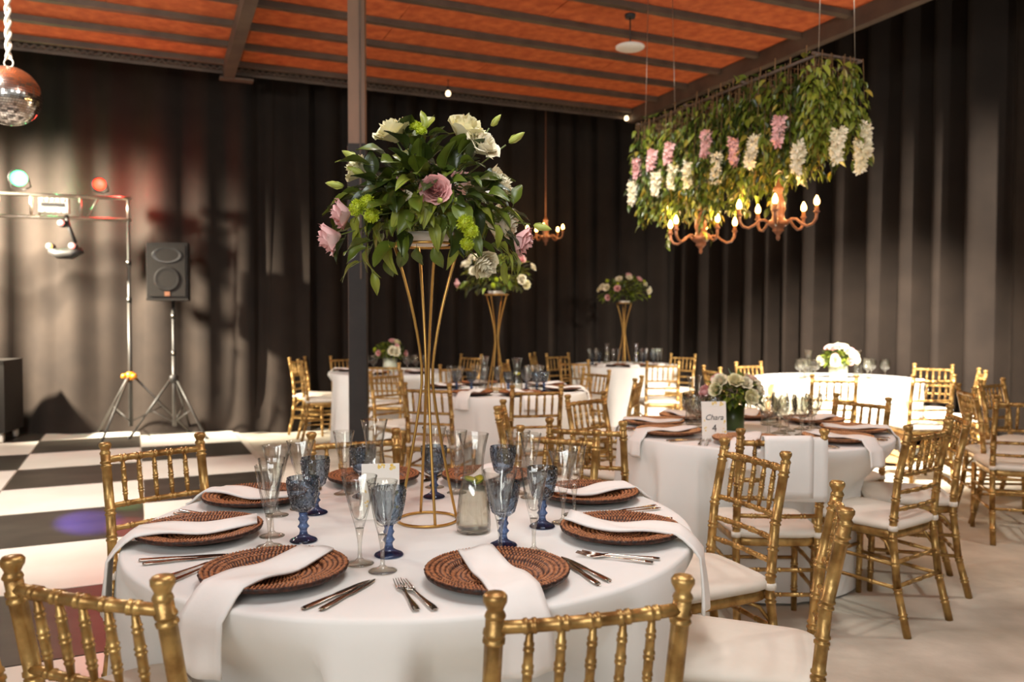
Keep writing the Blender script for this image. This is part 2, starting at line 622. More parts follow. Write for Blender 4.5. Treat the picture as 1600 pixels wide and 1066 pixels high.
# ------------------------------------------------------------------ banquet chairs
def bamboo(mb, pts, r, rings, seg=8, bulge=1.2, w=0.0068, taper=None):
    """tube along a polyline with double bamboo rings at the given fractions"""
    P = [Vector(p) for p in pts]
    L = [(b - a).length for a, b in zip(P, P[1:])]
    tot = sum(L)

    def at(d):
        d = max(0.0, min(tot, d))
        for a, b, l in zip(P, P[1:], L):
            if d <= l + 1e-9 or b is P[-1]:
                return a + (b - a) * min(1, d / l)
            d -= l
    st = [(0, 1.0), (tot, 1.0)]
    acc = 0
    for l in L[:-1]:
        acc += l
        st.append((acc, 1.0))
    for fr in rings:
        c = fr * tot
        for o, s in ((-1.75 * w, 1.0), (-1.4 * w, bulge), (-.8 * w, bulge), (-0.45 * w, .98), (0.45 * w, .98), (.8 * w, bulge), (1.4 * w, bulge), (1.75 * w, 1.0)):
            if 0 < c + o < tot:
                st.append((c + o, s))
    st = sorted(st)
    out = [st[0]]
    for q in st[1:]:
        if q[0] - out[-1][0] > 1e-4:
            out.append(q)
    rad = []
    for d, s in out:
        k = 1.0 if taper is None else taper(d / tot)
        rad.append(r * s * k)
    mb.tube([at(d) for d, _ in out], rad, seg)
    return mb


PX = 0.170
def make_chair():
    t = thing('banquet_chair', 'gold banquet chair', 'chair')
    for s in (-1, 1):
        ps = [(s * .178, -.262, 0), (s * .174, -.212, .2), (s * PX, -.185, .44), (s * PX, -.205, .66), (s * PX, -.248, .872)]
        mb = bamboo(MB(), ps, .0165, (.10, .22, .35, .47, .57, .67, .77, .955), 10)
        top = Vector(ps[-1])
        mb.lathe([(.0165, -.006), (.0185, -.002), (.0165, .003), (.0135, .008), (.0165, .015), (.0205, .022), (.021, .03), (.0165, .036), (0, .038)], 12, Matrix.Translation(top))
        mb.build('back_post', 'gold_paint', t)
        fl_ = bamboo(MB(), [(s * .192, .188, 0), (s * .190, .178, .425)], .016, (.25, .5, .72), 10, taper=lambda u: .82 + .22 * u)
        fl_.build('front_leg', 'gold_paint', t)

    def backy(z):
        return -.185 - (.063 * ((z - .44) / .432) ** 1.3)

    def rail(z, r, rings, bow=.012):
        pts = []
        for k in range(9):
            u = -1 + k / 4
            pts.append((u * PX, backy(z) - bow * (1 - u * u), z))
        return bamboo(MB(), pts, r, rings, 8)
    sp = [-.111, -.0555, 0, .0555, .111]
    rail(.848, .0122, [.5 + x / (2 * PX) for x in sp]).build('top_rail', 'gold_paint', t)
    rail(.690, .0098, [.5 + x / (2 * PX) for x in sp]).build('back_rail', 'gold_paint', t)
    rail(.612, .0095, (.2, .4, .6, .8)).build('back_rail', 'gold_paint', t)
    rail(.535, .0095, (.2, .4, .6, .8)).build('back_rail', 'gold_paint', t)
    for x in sp:
        b = .012 * (1 - (x / PX) ** 2)
        bamboo(MB(), [(x, backy(.69) - b, .69), (x, backy(.848) - b, .848)], .0088, (.24, .5, .76), 8, w=.0045,
               taper=lambda u: .62 + .42 * math.sin(math.pi * min(1, max(0, u))) ** .7).build('spindle', 'gold_paint', t)

    def sq(w0, w1, y0, y1, z0, z1, rnd, n=32):
        """rounded trapezoid outline pads"""
        def ring(k):
            a = 2 * math.pi * k / n + math.pi / 4
            c, s_ = math.cos(a), math.sin(a)
            e = 2 / rnd
            px = math.copysign(abs(c) ** e, c)
            py = math.copysign(abs(s_) ** e, s_)
            w = w0 + (w1 - w0) * (py + 1) / 2
            return px * w, y0 + (y1 - y0) * (py + 1) / 2
        return ring
    rg = sq(.178, .205, -.205, .205, 0, 0, 7)

    def slab(prof, nm, mt):
        mb = MB()
        n = 32
        cx, cy = 0.0, 0.0

        def fn(i, j):
            x, y = rg(i)
            k, z = prof[j]
            return (x * k, y * k, z + (0.010 * (1 - k) if z > .47 else 0))
        mb.grid(fn, n, len(prof), True)
        mb.f.append(tuple(range(n))[::-1])
        mb.f.append(tuple((len(prof) - 1) * n + i for i in range(n)))
        return mb.build(nm, mt, t)
    slab([(.93, .405), (.955, .41), (.955, .437), (.93, .44)], 'seat_frame', 'gold_paint')
    slab([(.95, .441), (1.0, .449), (1.02, .46), (1.0, .472), (.93, .481), (.7, .486), (.35, .488), (.1, .489)], 'cushion', 'cushion_white')
    for s in (-1, 1):
        MB().lathe([(.0, -.011), (.0205, -.011), (.0215, 0), (.0205, .011), (0, .011)], 12, Matrix.Translation((s * PX, -.187, .455))).build('cushion_tie', 'cushion_white', t)
        for z in (.30, .20):
            yb = -.185 - .077 * ((.44 - z) / .44) ** 1.3
            bamboo(MB(), [(s * .175, yb, z), (s * .191, .182, z + .01)], .0088, (.3, .7), 8).build('side_stretcher', 'gold_paint', t)
        MB().tube([(s * .172, -.19, .33), (s * .16, -.15, .385), (s * .14, -.10, .405)], .007, 6).build('corner_brace', 'gold_paint', t)
    bamboo(MB(), [(-.19, .182, .25), (.19, .182, .25)], .0088, (.25, .5, .75), 8).build('front_stretcher', 'gold_paint', t)
    bamboo(MB(), [(-.174, -.203, .31), (.174, -.203, .31)], .0088, (.25, .5, .75), 8).build('back_stretcher', 'gold_paint', t)
    bamboo(MB(), [(-.176, -.215, .21), (.176, -.215, .21)], .0088, (.25, .5, .75), 8).build('back_stretcher', 'gold_paint', t)
    return t


CH = [  # back rest middle, facing, label, group
    (.137, 1.365, -.26, .96, 'gold bamboo-style chair nearest the camera, back turned, before the central front charger', 'A'),
    (-.747, 1.40, .33, .945, 'gold bamboo-style chair in the bottom corner of the photo beside the dance floor', 'A'),
    (-1.10, 1.60, .80, .60, 'gold chair mostly cut off by the picture edge next to the corner chair', 'A'),
    (-1.30, 2.93, .72, -.69, 'gold chair standing on the dance floor at the flower-vase table', 'A'),
    (-.64, 3.27, .36, -.93, 'gold chair behind the front table seen through carafe and glasses', 'A'),
    (.19, 3.35, -.42, -.91, 'gold chair behind the front table, back to back with another chair', 'A'),
    (.87, 2.90, -.93, -.37, 'gold chair turned aside between front table and number-4 table, its seat empty', 'A'),
    (.853, 2.08, -.946, .32, 'gold chair seen edge-on beside the front table, large in the foreground', 'A'),
    (.33, 3.62, .35, .94, 'gold chair back to back with a front-table chair, facing the number-4 table', 'B'),
    (-.065, 4.35, 1.0, -.08, 'lone gold chair seen edge-on behind the carafe of the front table', 'B'),
    (1.11, 3.31, .03, 1.0, 'gold chair at the number-4 table with a white cloth over its top rail', 'B'),
    (1.82, 3.52, -.58, .81, 'gold chair on bare concrete at the outer side of the number-4 table', 'B'),
    (2.26, 4.08, -.96, .26, 'gold chair at the number-4 table half hidden behind the outermost chair', 'B'),
    (2.07, 4.78, -.83, -.55, 'gold chair behind the number-4 table against the bright white cloth', 'B'),
    (.45, 4.93, .70, -.70, 'gold chair at the far corner of the number-4 table beside stacked napkins', 'B'),
    (-.60, 5.69, .30, .95, 'gold chair seen through the tall gold stand, back to the camera', 'C'),
    (.17, 5.52, -.18, .98, 'gold chair with its back to the camera before the middle table', 'C'),
    (.76, 7.30, -.80, -.60, 'brown-gold chair at the middle table in front of the far bright cloth', 'C'),
    (.985, 6.28, -.95, .30, 'gold chair seen edge-on before the far white tablecloth', 'C'),
    (-.55, 8.05, .32, -.95, 'gold chair behind the middle table near its glasses', 'C'),
    (-1.10, 7.05, .74, -.67, 'gold chair beside the steel post facing the middle table', 'C'),
    (-.10, 9.10, .95, .30, 'small orange-lit chair seen edge-on behind the middle vase', 'C'),
    (-2.34, 8.92, .93, .36, 'gold chair alone against the dark drape beside the far white table', 'F'),
    (-2.55, 9.60, .96, -.28, 'gold chair hidden behind the lone chair near the drape', 'F'),
    (-2.08, 9.95, .66, -.75, 'gold chair just behind the far white table next to the post', 'F'),
    (-1.33, 8.32, .05, 1.0, 'gold chair in front of the far table with the small bouquet', 'F'),
    (-.52, 10.35, -.60, -.80, 'dim brown chair against the back drape between the two rear vases', 'F'),
    (.27, 10.75, .96, -.20, 'far gold chair edge-on at the rear vase table', 'D'),
    (.60, 10.65, .50, -.86, 'far gold chair showing its spindles left of the rear vase glasses', 'D'),
    (.69, 9.00, .45, .89, 'gold chair with its back towards us before the rear vase table', 'D'),
    (1.61, 8.62, .0, 1.0, 'brightly lit gold chair in front of the rear vase table', 'D'),
    (2.21, 10.45, -.62, -.78, 'gold chair beside the rear vase table against the black drape', 'D'),
    (1.90, 7.70, .97, .22, 'gold chair seen edge-on above the low flowers of table four', 'E'),
    (2.50, 8.55, .45, -.89, 'pale gold chair facing us left of the bright white table', 'E'),
    (2.62, 6.57, .18, .98, 'gold chair in front of the bright white table, back to us', 'E'),
    (3.42, 6.55, -.05, 1.0, 'gold chair at the corner of the bright white table', 'E'),
    (4.22, 8.10, -.60, -.80, 'pale gold chair behind the bright white table near the folded drape', 'E'),
    (4.22, 7.25, -.93, .36, 'pale gold chair edge-on between bright table and side drape', 'E'),
    (3.09, 5.50, .97, -.22, 'gold chair with white cushion standing sideways near the picture edge', 'G'),
    (3.62, 6.10, .55, -.83, 'pale gold chair facing us beside the side drape', 'G'),
    (3.06, 4.78, .30, .95, 'gold chair cut by the picture edge, nearest of the outermost group', 'G'),
]
GN = {'A': 'chairs around the front table', 'B': 'chairs around the number-4 table', 'C': 'chairs around the middle table',
      'D': 'chairs around the rear vase table', 'E': 'chairs around the bright white table', 'F': 'chairs around the far table',
      'G': 'chairs at the table beyond the picture edge'}
ch0 = make_chair()
for k, (x, y, fx, fy, lab, g) in enumerate(CH):
    n = math.hypot(fx, fy)
    fx, fy = fx / n, fy / n
    o = ch0 if k == 0 else dup(ch0)
    onf = 0.0208 if k in (1, 2, 3) else 0.0
    o.location = (x + .25 * fx, y + .25 * fy, onf)
    o.rotation_euler = (0, 0, math.atan2(-fx, fy))
    o['label'] = lab
    o['group'] = GN[g]


# ------------------------------------------------------------------ tables and cloths
ZT = 0.76
def seat_limit(cx, cy, Rr, n):
    """how far out the hanging cloth can go at each angle before it meets a chair pushed in under the table"""
    near = []
    for (x, y, fx, fy, _, _) in CH:
        m = math.hypot(fx, fy)
        fx, fy = fx / m, fy / m
        ox, oy = x + .25 * fx, y + .25 * fy
        if math.hypot(ox - cx, oy - cy) < Rr + .5:
            near.append((ox, oy, fx, fy))
    lim = []
    for i in range(n):
        a = 2 * math.pi * i / n
        c, s = math.cos(a), math.sin(a)
        r, hit = .30, Rr + .25
        while r < Rr + .25:
            px, py = cx + r * c, cy + r * s
            if any(abs((px - ox) * fy - (py - oy) * fx) < .235 and -.3 < (px - ox) * fx + (py - oy) * fy < .235 for ox, oy, fx, fy in near):
                hit = r
                break
            r += .01
        lim.append(hit)
    lim = [min(lim[(i + k) % n] for k in (-1, 0, 1)) for i in range(n)]
    return [sum(lim[(i + k) % n] for k in range(-2, 3)) / 5 for i in range(n)]


def cloth(name, cx, cy, Rr, z_hem, seed, label, amp=0.03, flare=0.03):
    rnd = random.Random(seed)
    comp = [(rnd.randint(7, 24), rnd.uniform(0, 6.28), rnd.uniform(.3, 1)) for _ in range(6)]
    rows = [(r * Rr, ZT, 0.0) for r in (.001, .2, .4, .6, .8, .92, .97)]
    rows += [(Rr - .009, ZT, 0), (Rr - .003, ZT - .003, 0), (Rr, ZT - .010, 0.0)]
    H = ZT - z_hem
    for u in (.05, .1, .18, .27, .37, .48, .6, .72, .84, .93, 1.0):
        rows.append((Rr + .004 + flare * u ** .8, ZT - .01 - (H - .01) * u, u))
    n = 216
    lim = seat_limit(cx, cy, Rr, n)

    def fn(i, j):
        r, z, u = rows[j]
        a = 2 * math.pi * i / n
        s = sum(am * math.cos(k * a + ph) for k, ph, am in comp) / 2.4
        rr = r + amp * (u ** .7) * (s + .25)
        if u > 0 and rr > lim[i]:
            k = min(1.0, max(0.0, (ZT - z) / .26))
            rr += (max(lim[i] - .01, Rr - .16) - rr) * k * k * (3 - 2 * k)
        return (rr * math.cos(a), rr * math.sin(a), z)
    o = MB().grid(fn, n, len(rows), True).build(name, 'linen_white')
    o.location = (cx, cy, 0)
    return tag(o, label, 'tablecloth', 'white round tablecloths')


def table(cx, cy, Rr, label):
    t = thing('round_table', label, 'table', (cx, cy, 0), 0.3, 'round banquet tables')
    MB().lathe([(0, ZT - .034), (Rr - .025, ZT - .034), (Rr - .02, ZT - .03), (Rr - .02, ZT - .008), (Rr - .025, ZT - .004), (0, ZT - .004)], 64).build('tabletop', 'table_wood', t)
    for q in range(4):
        a = q * math.pi / 2
        MB().tube([(.42 * math.cos(a), .42 * math.sin(a), ZT - .035), (.48 * math.cos(a), .48 * math.sin(a), 0)], .016, 8).build('leg', 'steel_brown', t)


TB = {'A': (-.28, 2.39, .80), 'B': (1.29, 4.36, .71), 'C': (-.10, 6.80, .72), 'D': (1.48, 10.55, .70),
      'E': (3.26, 8.15, .80), 'F': (-1.38, 9.15, .68)}
for key, lab in (('A', 'under the large front cloth'), ('B', 'under the number-4 cloth'), ('C', 'under the middle cloth'),
                 ('D', 'under the rear vase cloth'), ('F', 'under the far cloth by the post')):
    table(*TB[key], 'round folding table hidden ' + lab)
cloth('tablecloth', *TB['A'], .012, 21, 'white cloth on the large front table with the tall gold stand', .028, .03)
cloth('tablecloth', *TB['B'], .012, 22, 'white cloth on the table with the number 4 card', .03, .04)
cloth('tablecloth', *TB['C'], .012, 23, 'white cloth on the middle table with blue glasses', .03, .04)
cloth('tablecloth', *TB['D'], .012, 24, 'white cloth on the rearmost table with slim vase', .035, .04)
cloth('tablecloth', *TB['E'], .34, 25, 'glaring white short cloth on the table with crate base', .04, .05)
cloth('tablecloth', *TB['F'], .012, 26, 'white cloth on the far table partly behind the post', .03, .05)

# wooden crate base of the bright table
ex, ey, er = TB['E']
cr = thing('crate_table', 'round table on a wooden slat crate under the bright cloth', 'table', (ex, ey, 0), R(-22), 'round banquet tables')
MB().lathe([(0, ZT - .034), (er - .02, ZT - .034), (er - .02, ZT - .006), (0, ZT - .006)], 64).build('tabletop', 'table_wood', cr)
for sx in (-1, 1):
    for sy in (-1, 1):
        MB().box((sx * .56, sy * .56, .363), (.07, .07, .726)).build('corner_post', 'crate_wood', cr, False)
slx = MB().box((0, 0, 0), (1.22, .022, .125)).mesh('slat', 'crate_wood', False)
sly = MB().box((0, 0, 0), (.022, 1.22, .125)).mesh('slat', 'crate_wood', False)
for z in (.10, .25, .40, .55):
    for s in (-1, 1):
        link('slat', slx, cr, (0, s * .607, z))
        link('slat', sly, cr, (s * .607, 0, z))


# ------------------------------------------------------------------ woven chargers
def charger_mesh(material):
    mb = MB()
    n = 360
    rings = 14
    prof = []
    rows = 60
    for k in range(rows + 1):
        r = .006 + .160 * k / rows
        if r < .098:
            z = .010
        elif r < .118:
            u = (r - .098) / .02
            z = .010 + .013 * u * u * (3 - 2 * u)
        else:
            z = .023 + .007 * (r - .118) / .048
        prof.append((r, z))

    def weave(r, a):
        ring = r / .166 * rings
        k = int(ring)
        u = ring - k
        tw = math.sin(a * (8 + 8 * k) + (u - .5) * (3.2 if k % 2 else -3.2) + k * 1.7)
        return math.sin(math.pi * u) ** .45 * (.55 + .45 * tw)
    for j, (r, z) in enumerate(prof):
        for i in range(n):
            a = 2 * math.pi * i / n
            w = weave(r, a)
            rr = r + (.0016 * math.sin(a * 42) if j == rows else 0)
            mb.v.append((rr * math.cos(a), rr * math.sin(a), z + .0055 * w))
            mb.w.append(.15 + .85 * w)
    for j in range(rows):
        for i in range(n):
            k = (i + 1) % n
            mb.f.append((j * n + i, j * n + k, (j + 1) * n + k, (j + 1) * n + i))
    b = len(mb.v)
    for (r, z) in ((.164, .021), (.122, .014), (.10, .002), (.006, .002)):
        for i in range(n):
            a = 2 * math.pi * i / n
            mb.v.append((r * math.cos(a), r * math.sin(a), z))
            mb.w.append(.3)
    for i in range(n):
        k = (i + 1) % n
        mb.f.append((rows * n + i, rows * n + k, b + k, b + i))
        for j in range(3):
            mb.f.append((b + j * n + i, b + j * n + k, b + (j + 1) * n + k, b + (j + 1) * n + i))
    return mb.mesh('charger_plate', material)


CM = {'rattan_brown': charger_mesh('rattan_brown'), 'rattan_tan': charger_mesh('rattan_tan')}


def charger(x, y, label, m, group, z=ZT + .001, rz=0):
    o = link('charger_plate', CM[m], None, (x, y, z), (0, 0, rz))
    return tag(o, label, 'charger plate', group)


def napkin(cx, cy, ang, label, group, s0=-.15, edge=.2, hang=.13, w0=.045, w1=.058, skew=0.0, side=0.0, rise=.039, curl=0.0, z0=ZT):
    """folded napkin lying over a charger; s runs outwards along ang, falls over the table edge when hang > 0"""
    st = [s0 + (edge - s0) * k / 16 for k in range(17)]
    path = []
    for s in st:
        if s < .17:
            z = rise - .012 * math.exp(-((s) / .07) ** 2) + curl * math.exp(-((s - s0) / .05) ** 2)
        else:
            z = max(.007, rise * (1 - (s - .165) / max(.02, edge - .165) * .85))
        path.append((s, z0 + z, 0))
    if hang > 0:
        for k in range(1, 9):
            u = k / 8
            path.append((edge + .016 * math.sin(u * 1.57) + .018, z0 + .003 - hang * u - .004 * (k > 0), u))
    nw = 9

    def fn(i, j):
        s, z, u = path[j]
        v = -1 + 2 * i / (nw - 1)
        f = j / (len(path) - 1)
        w = (w0 + (w1 - w0) * f)
        q = v * w + side + skew * s
        zz = z + .004 * math.sin(v * 3 + j * .5) * (1 if u == 0 else 0)
        ss = s + (.008 * math.sin(v * 4 + 1) * u)
        return (ss, q, zz)
    mb = MB().grid(fn, nw, len(path))
    ang_m = Matrix.Translation((cx, cy, 0)) @ Matrix.Rotation(ang, 4, 'Z')
    mb.v = [tuple(ang_m @ Vector(p)) for p in mb.v]
    o = mb.build('napkin', 'napkin_white')
    md = o.modifiers.new('thickness', 'SOLIDIFY')
    md.thickness = .006
    md.offset = 0.6
    return tag(o, label, 'napkin', group)


# ------------------------------------------------------------------ cutlery (length along +X = towards the table centre)
def fork_mesh():
    mb = MB()
    prof = [(0, .0075, .004), (.02, .0085, .005), (.06, .0055, .005), (.10, .0035, .006), (.125, .0045, .007), (.135, .010, .005), (.150, .0125, .003)]

    def fn(i, j):
        x, w, z = prof[j]
        a = 2 * math.pi * i / 8
        return (x, w * math.cos(a), z + .0018 * math.sin(a))
    mb.grid(fn, 8, len(prof), True)
    mb.f.append(tuple(range(8)))
    for k in range(4):
        y = -.0095 + .0063 * k
        mb.tube([(.146, y, .003), (.165, y, .0045), (.195, y * .9, .010)], [.0018, .0017, .0010], 5)
    return mb.mesh('fork', 'steel_cutlery')


def knife_mesh():
    mb = MB()
    prof = [(0, .006, .0030), (.008, .0085, .0032), (.05, .0085, .0030), (.085, .0065, .0028), (.095, .0075, .0020), (.11, .0098, .0010), (.17, .0098, .0008), (.195, .0075, .0007), (.21, .002, .0005)]

    def fn(i, j):
        x, w, t = prof[j]
        a = 2 * math.pi * i / 8
        return (x, w * math.cos(a), .0035 + t * math.sin(a))
    mb.grid(fn, 8, len(prof), True)
    mb.f.append(tuple(range(8)))
    return mb.mesh('table_knife', 'steel_cutlery')


FORK, KNIFE = fork_mesh(), knife_mesh()


def cutlery(nm, me, x, y, ang, label, group):
    o = link(nm, me, None, (x, y, ZT + .0015), (0, 0, ang))
    return tag(o, label, 'fork' if nm == 'fork' else 'knife', group)


ax_, ay_, ar_ = TB['A']
PL = [  # angle around table, phrase, napkin parameters
    (-66, 'nearest the facing gold chair back', dict(skew=-.10, side=-.01, hang=.12, w1=.066)),
    (-116, 'at the front by the corner chair', dict(skew=.0, hang=.13, w0=.05, w1=.062)),
    (-162, 'nearest the white dance tiles', dict(skew=.12, hang=.17, w0=.055, w1=.066)),
    (157, 'before the dance-floor chair', dict(hang=.05, skew=.1)),
    (112, 'behind the number card', dict(hang=.06)),
    (72, 'behind the water carafe', dict(hang=.06)),
    (28, 'before the turned-aside chair', dict(hang=.05, curl=.015)),
    (-17, 'beside the edge-on chair', dict(hang=.17, skew=-.06, curl=.012)),
]
for a, ph, kw in PL:
    t = R(a)
    u = Vector((math.cos(t), math.sin(t)))
    px = Vector((-u.y, u.x))
    cx, cy = ax_ + .605 * u.x, ay_ + .605 * u.y
    charger(cx, cy, 'dark brown woven charger ' + ph, 'rattan_brown', 'chargers on the front table', rz=t)
    napkin(cx, cy, t, 'white folded napkin across the charger ' + ph, 'napkins on the front table', edge=.20, **kw)
    # seated person faces -u; their left hand is towards +px rotated: forks on the left, knives on the right
    for k, off in enumerate((.192, .228)):
        sp = -px if True else px
        for nm, me, sgn in (('fork', FORK, -1), ('table_knife', KNIFE, 1)):
            q = Vector((ax_, ay_)) + u * (.735 - .012 * k) + px * sgn * off
            tilt = R(4) * sgn * (1 if k else -1)
            cutlery(nm, me, q.x, q.y, t + math.pi + tilt,
                    ('inner ' if k == 0 else 'outer ') + ('fork' if nm == 'fork' else 'table knife') + ' of the place setting ' + ph,
                    'cutlery on the front table')


# ------------------------------------------------------------------ glassware
def goblet_root():
    t = thing('blue_goblet', 'blue goblet', 'goblet')

    def mod(r, z, a, k):
        if .088 < z < .166 and k < 60:
            q = 10 * a
            d = math.sin(q + (z - .08) * 230) * math.sin(q - (z - .08) * 230)
            return r + .0042 * abs(d) ** .8 - .0012
        return r
    outer = [(.0125, .078), (.020, .082), (.029, .090)] + [(.029 + .0135 * math.sin((k / 24) * 1.57), .092 + .0735 * k / 24) for k in range(25)]
    outer += [(.0428, .168), (.0430, .172), (.0415, .1725)]
    inner = [(.0395, .168), (.038, .15), (.036, .125), (.031, .103), (.02, .092), (0, .089)]
    mb = MB().lathe([(0, .0785)] + outer, 80, None, mod)
    mb.lathe([(.0415, .1725)] + inner, 40)
    mb.build('bowl', 'glass_blue', t)
    MB().lathe([(0, 0), (.036, 0), (.0375, .002), (.034, .006), (.022, .011), (.012, .018), (.0095, .028), (.011, .034), (.016, .040), (.011, .046),
                (.010, .052), (.0145, .060), (.0105, .068), (.0125, .0775), (0, .078)], 24, None,
               lambda r, z, a, k: r * (1 + .05 * math.sin(12 * a)) if z < .02 else r).build('stem', 'glass_blue_deep', t)
    return t


def flute_root(nm, R_, lab):
    t = thing(nm, lab, 'glass')

    def mod(r, z, a, k):
        u = max(0, min(1, (z - .10) / .10))
        return r * (1 + .030 * math.cos(9 * a + 2) * (1 - u))
    out = [(.0105, .088)] + [(.0165 + (R_ - .0165) * ((k / 9) ** .9), .110 + .105 * k / 9) for k in range(10)]
    mb = MB().lathe([(0, .0875)] + out + [(R_ - .0006, .2158)], 40, None, mod)
    mb.lathe([(R_ - .0006, .2158), (R_ - .0018, .214)] + [(.0135 + (R_ - .0153) * ((k / 7) ** .9), .114 + .098 * k / 7) for k in range(6, -1, -1)] + [(.006, .108), (0, .107)], 32)
    mb.build('bowl', 'glass_clear', t)
    MB().lathe([(0, 0), (.034, 0), (.0345, .0015), (.028, .004), (.012, .008), (.0055, .016), (.0045, .04), (.006, .06), (.0105, .0875), (0, .0875)], 24).build('stem', 'glass_solid', t)
    return t


def wine_root():
    t = thing('wine_glass', 'wine glass', 'glass')
    prof = [(.012, .078), (.028, .088), (.038, .105), (.0415, .125), (.040, .15), (.037, .168)]

    def mod(r, z, a, k):
        return r * (1 + .02 * abs(math.sin(6 * a)) * (1 if z < .15 else 0))
    mb = MB().lathe([(0, .0775)] + prof + [(.036, .1685)], 30, None, mod)
    mb.lathe([(.036, .1685), (.0383, .15), (.0395, .125), (.036, .106), (.026, .092), (0, .086)], 24)
    mb.build('bowl', 'glass_cut', t)
    MB().lathe([(0, 0), (.034, 0), (.0345, .002), (.02, .006), (.007, .014), (.0055, .04), (.009, .05), (.006, .06), (.012, .0775), (0, .0775)], 20).build('stem', 'glass_solid', t)
    return t


def carafe_root(lemon=True):
    t = thing('water_carafe', 'water carafe', 'carafe')
    o = [(0, 0), (.042, 0), (.047, .004), (.0485, .02), (.047, .06), (.041, .11), (.032, .150), (.0275, .178), (.0285, .205), (.034, .240), (.0415, .274), (.0425, .277)]
    i = [(.0425, .277), (.0405, .275), (.032, .240), (.0262, .205), (.0252, .178), (.030, .150), (.039, .11), (.045, .06), (.0462, .02), (.044, .012), (0, .012)]

    def mod(r, z, a, k):
        return r * (1 + .022 * math.cos(10 * a) * max(0, min(1, (z - .14) / .05)))
    MB().lathe(o, 40, None, mod).lathe(i, 40, None, mod).build('body', 'glass_clear', t)
    if lemon:
        MB().lathe([(0, .0135), (.0435, .0135), (.0455, .021), (.0443, .06), (.0383, .11), (.0302, .147), (0, .147)], 28).build('water', 'water', t)
        for (x, y, z, rx, ry) in ((-.008, -.006, .150, .12, .25), (.012, .004, .146, .45, -.35)):
            M = Matrix.Translation((x, y, z)) @ Matrix.Rotation(rx, 4, 'X') @ Matrix.Rotation(ry, 4, 'Y')
            sl = MB().lathe([(0, -.002), (.0165, -.002), (.0165, .002), (0, .002)], 20, M).build('lemon_slice', 'lemon', t)
            MB().lathe([(.0165, -.0024), (.0185, -.0022), (.0185, .0022), (.0165, .0024)], 20, M).build('rind', 'lemon_rind', sl)
    return t


GOB, WID, FLU, WIN, CAR, CAR0 = goblet_root(), flute_root('flared_glass', .0435, 'flared glass'), flute_root('flute_glass', .0365, 'flute'), wine_root(), carafe_root(), carafe_root(False)
used = set()


def place(root, x, y, label, group, rz=0.0, z=ZT + .001, scale=None):
    if root.name not in used:
        used.add(root.name)
        o = root
        o.location = (x, y, z)
        o.rotation_euler = (0, 0, rz)
        o['label'], o['group'] = label, group
        if scale:
            o.scale = (scale,) * 3
        return o
    return dup(root, (x, y, z), rz, label, group, scale)


GG = 'blue goblets on the front table'
for x, y, lab in [(-.562, 2.167, 'blue goblet in front, above the napkin of the corner-chair place'),
                  (-.605, 2.478, 'blue goblet standing behind another one near the dance floor side'),
                  (-.312, 2.035, 'blue goblet behind the clear glass in front of the number card'),
                  (-.023, 2.120, 'blue goblet just in front of the lemon water carafe'),
                  (.087, 2.316, 'blue goblet behind the clear glasses beside the carafe'),
                  (-.262, 2.703, 'blue goblet seen through the rods of the gold stand'),
                  (-.030, 2.70, 'blue goblet behind the lemon water carafe'),
                  (-.500, 2.705, 'blue goblet beside the rear carafe')]:
    place(GOB, x, y, lab, GG, random.uniform(0, 1))
GF = 'clear stemmed glasses on the front table'
for root, x, y, lab in [(FLU, -.637, 2.11, 'clear flute foremost of the four by the dance floor side'),
                        (FLU, -.661, 2.215, 'clear flute second of the four by the dance floor side'),
                        (WID, -.715, 2.45, 'clear flared glass third of the four by the dance floor side'),
                        (WID, -.665, 2.535, 'clear flared glass rearmost of the four by the dance floor side'),
                        (WID, -.372, 1.963, 'clear flared glass left of the blue goblet before the number card'),
                        (FLU, -.307, 1.905, 'clear flute standing in front of the blue goblet before the card'),
                        (WID, -.030, 2.040, 'clear flared glass in front of the lemon water carafe'),
                        (FLU, .056, 2.060, 'clear flute between the carafe and the right-hand charger'),
                        (WID, .150, 2.360, 'clear flared glass nearest the napkin by the edge-on chair'),
                        (FLU, .190, 2.455, 'clear flute behind the flared glass by the edge-on chair'),
                        (WID, .020, 2.76, 'clear flared glass before the rear pair of chairs'),
                        (FLU, .062, 2.695, 'clear flute before the rear pair of chairs'),
                        (FLU, -.190, 2.77, 'clear flute behind the gold stand beside the carafe'),
                        (WID, -.275, 2.86, 'clear flared glass behind the goblet within the gold stand'),
                        (FLU, -.575, 2.755, 'clear flute before the rear chair beside the post')]:
    place(root, x, y, lab, GF, random.uniform(0, 1))
place(CAR, -.108, 2.262, 'glass carafe of water with lemon slices beside the gold stand', 'water carafes')
place(CAR0, -.440, 2.575, 'empty glass carafe behind the number card', 'water carafes')


# ------------------------------------------------------------------ number cards
def txt(body, size, parent, loc, shear=0.3, mt='ink'):
    cu = bpy.data.curves.new('lettering', 'FONT')
    cu.body = body
    cu.size = size
    cu.shear = shear
    cu.align_x = 'CENTER'
    cu.extrude = .0002
    cu.materials.append(MATS[mt])
    tmp = bpy.data.objects.new('lettering_curve', cu)
    C.objects.link(tmp)
    bpy.context.view_layer.update()
    me = bpy.data.meshes.new_from_object(tmp.evaluated_get(bpy.context.evaluated_depsgraph_get()))
    bpy.data.objects.remove(tmp)
    o = link('lettering', me)
    o.parent = parent
    o.location = loc
    o.rotation_euler = (R(90), 0, 0)
    return o


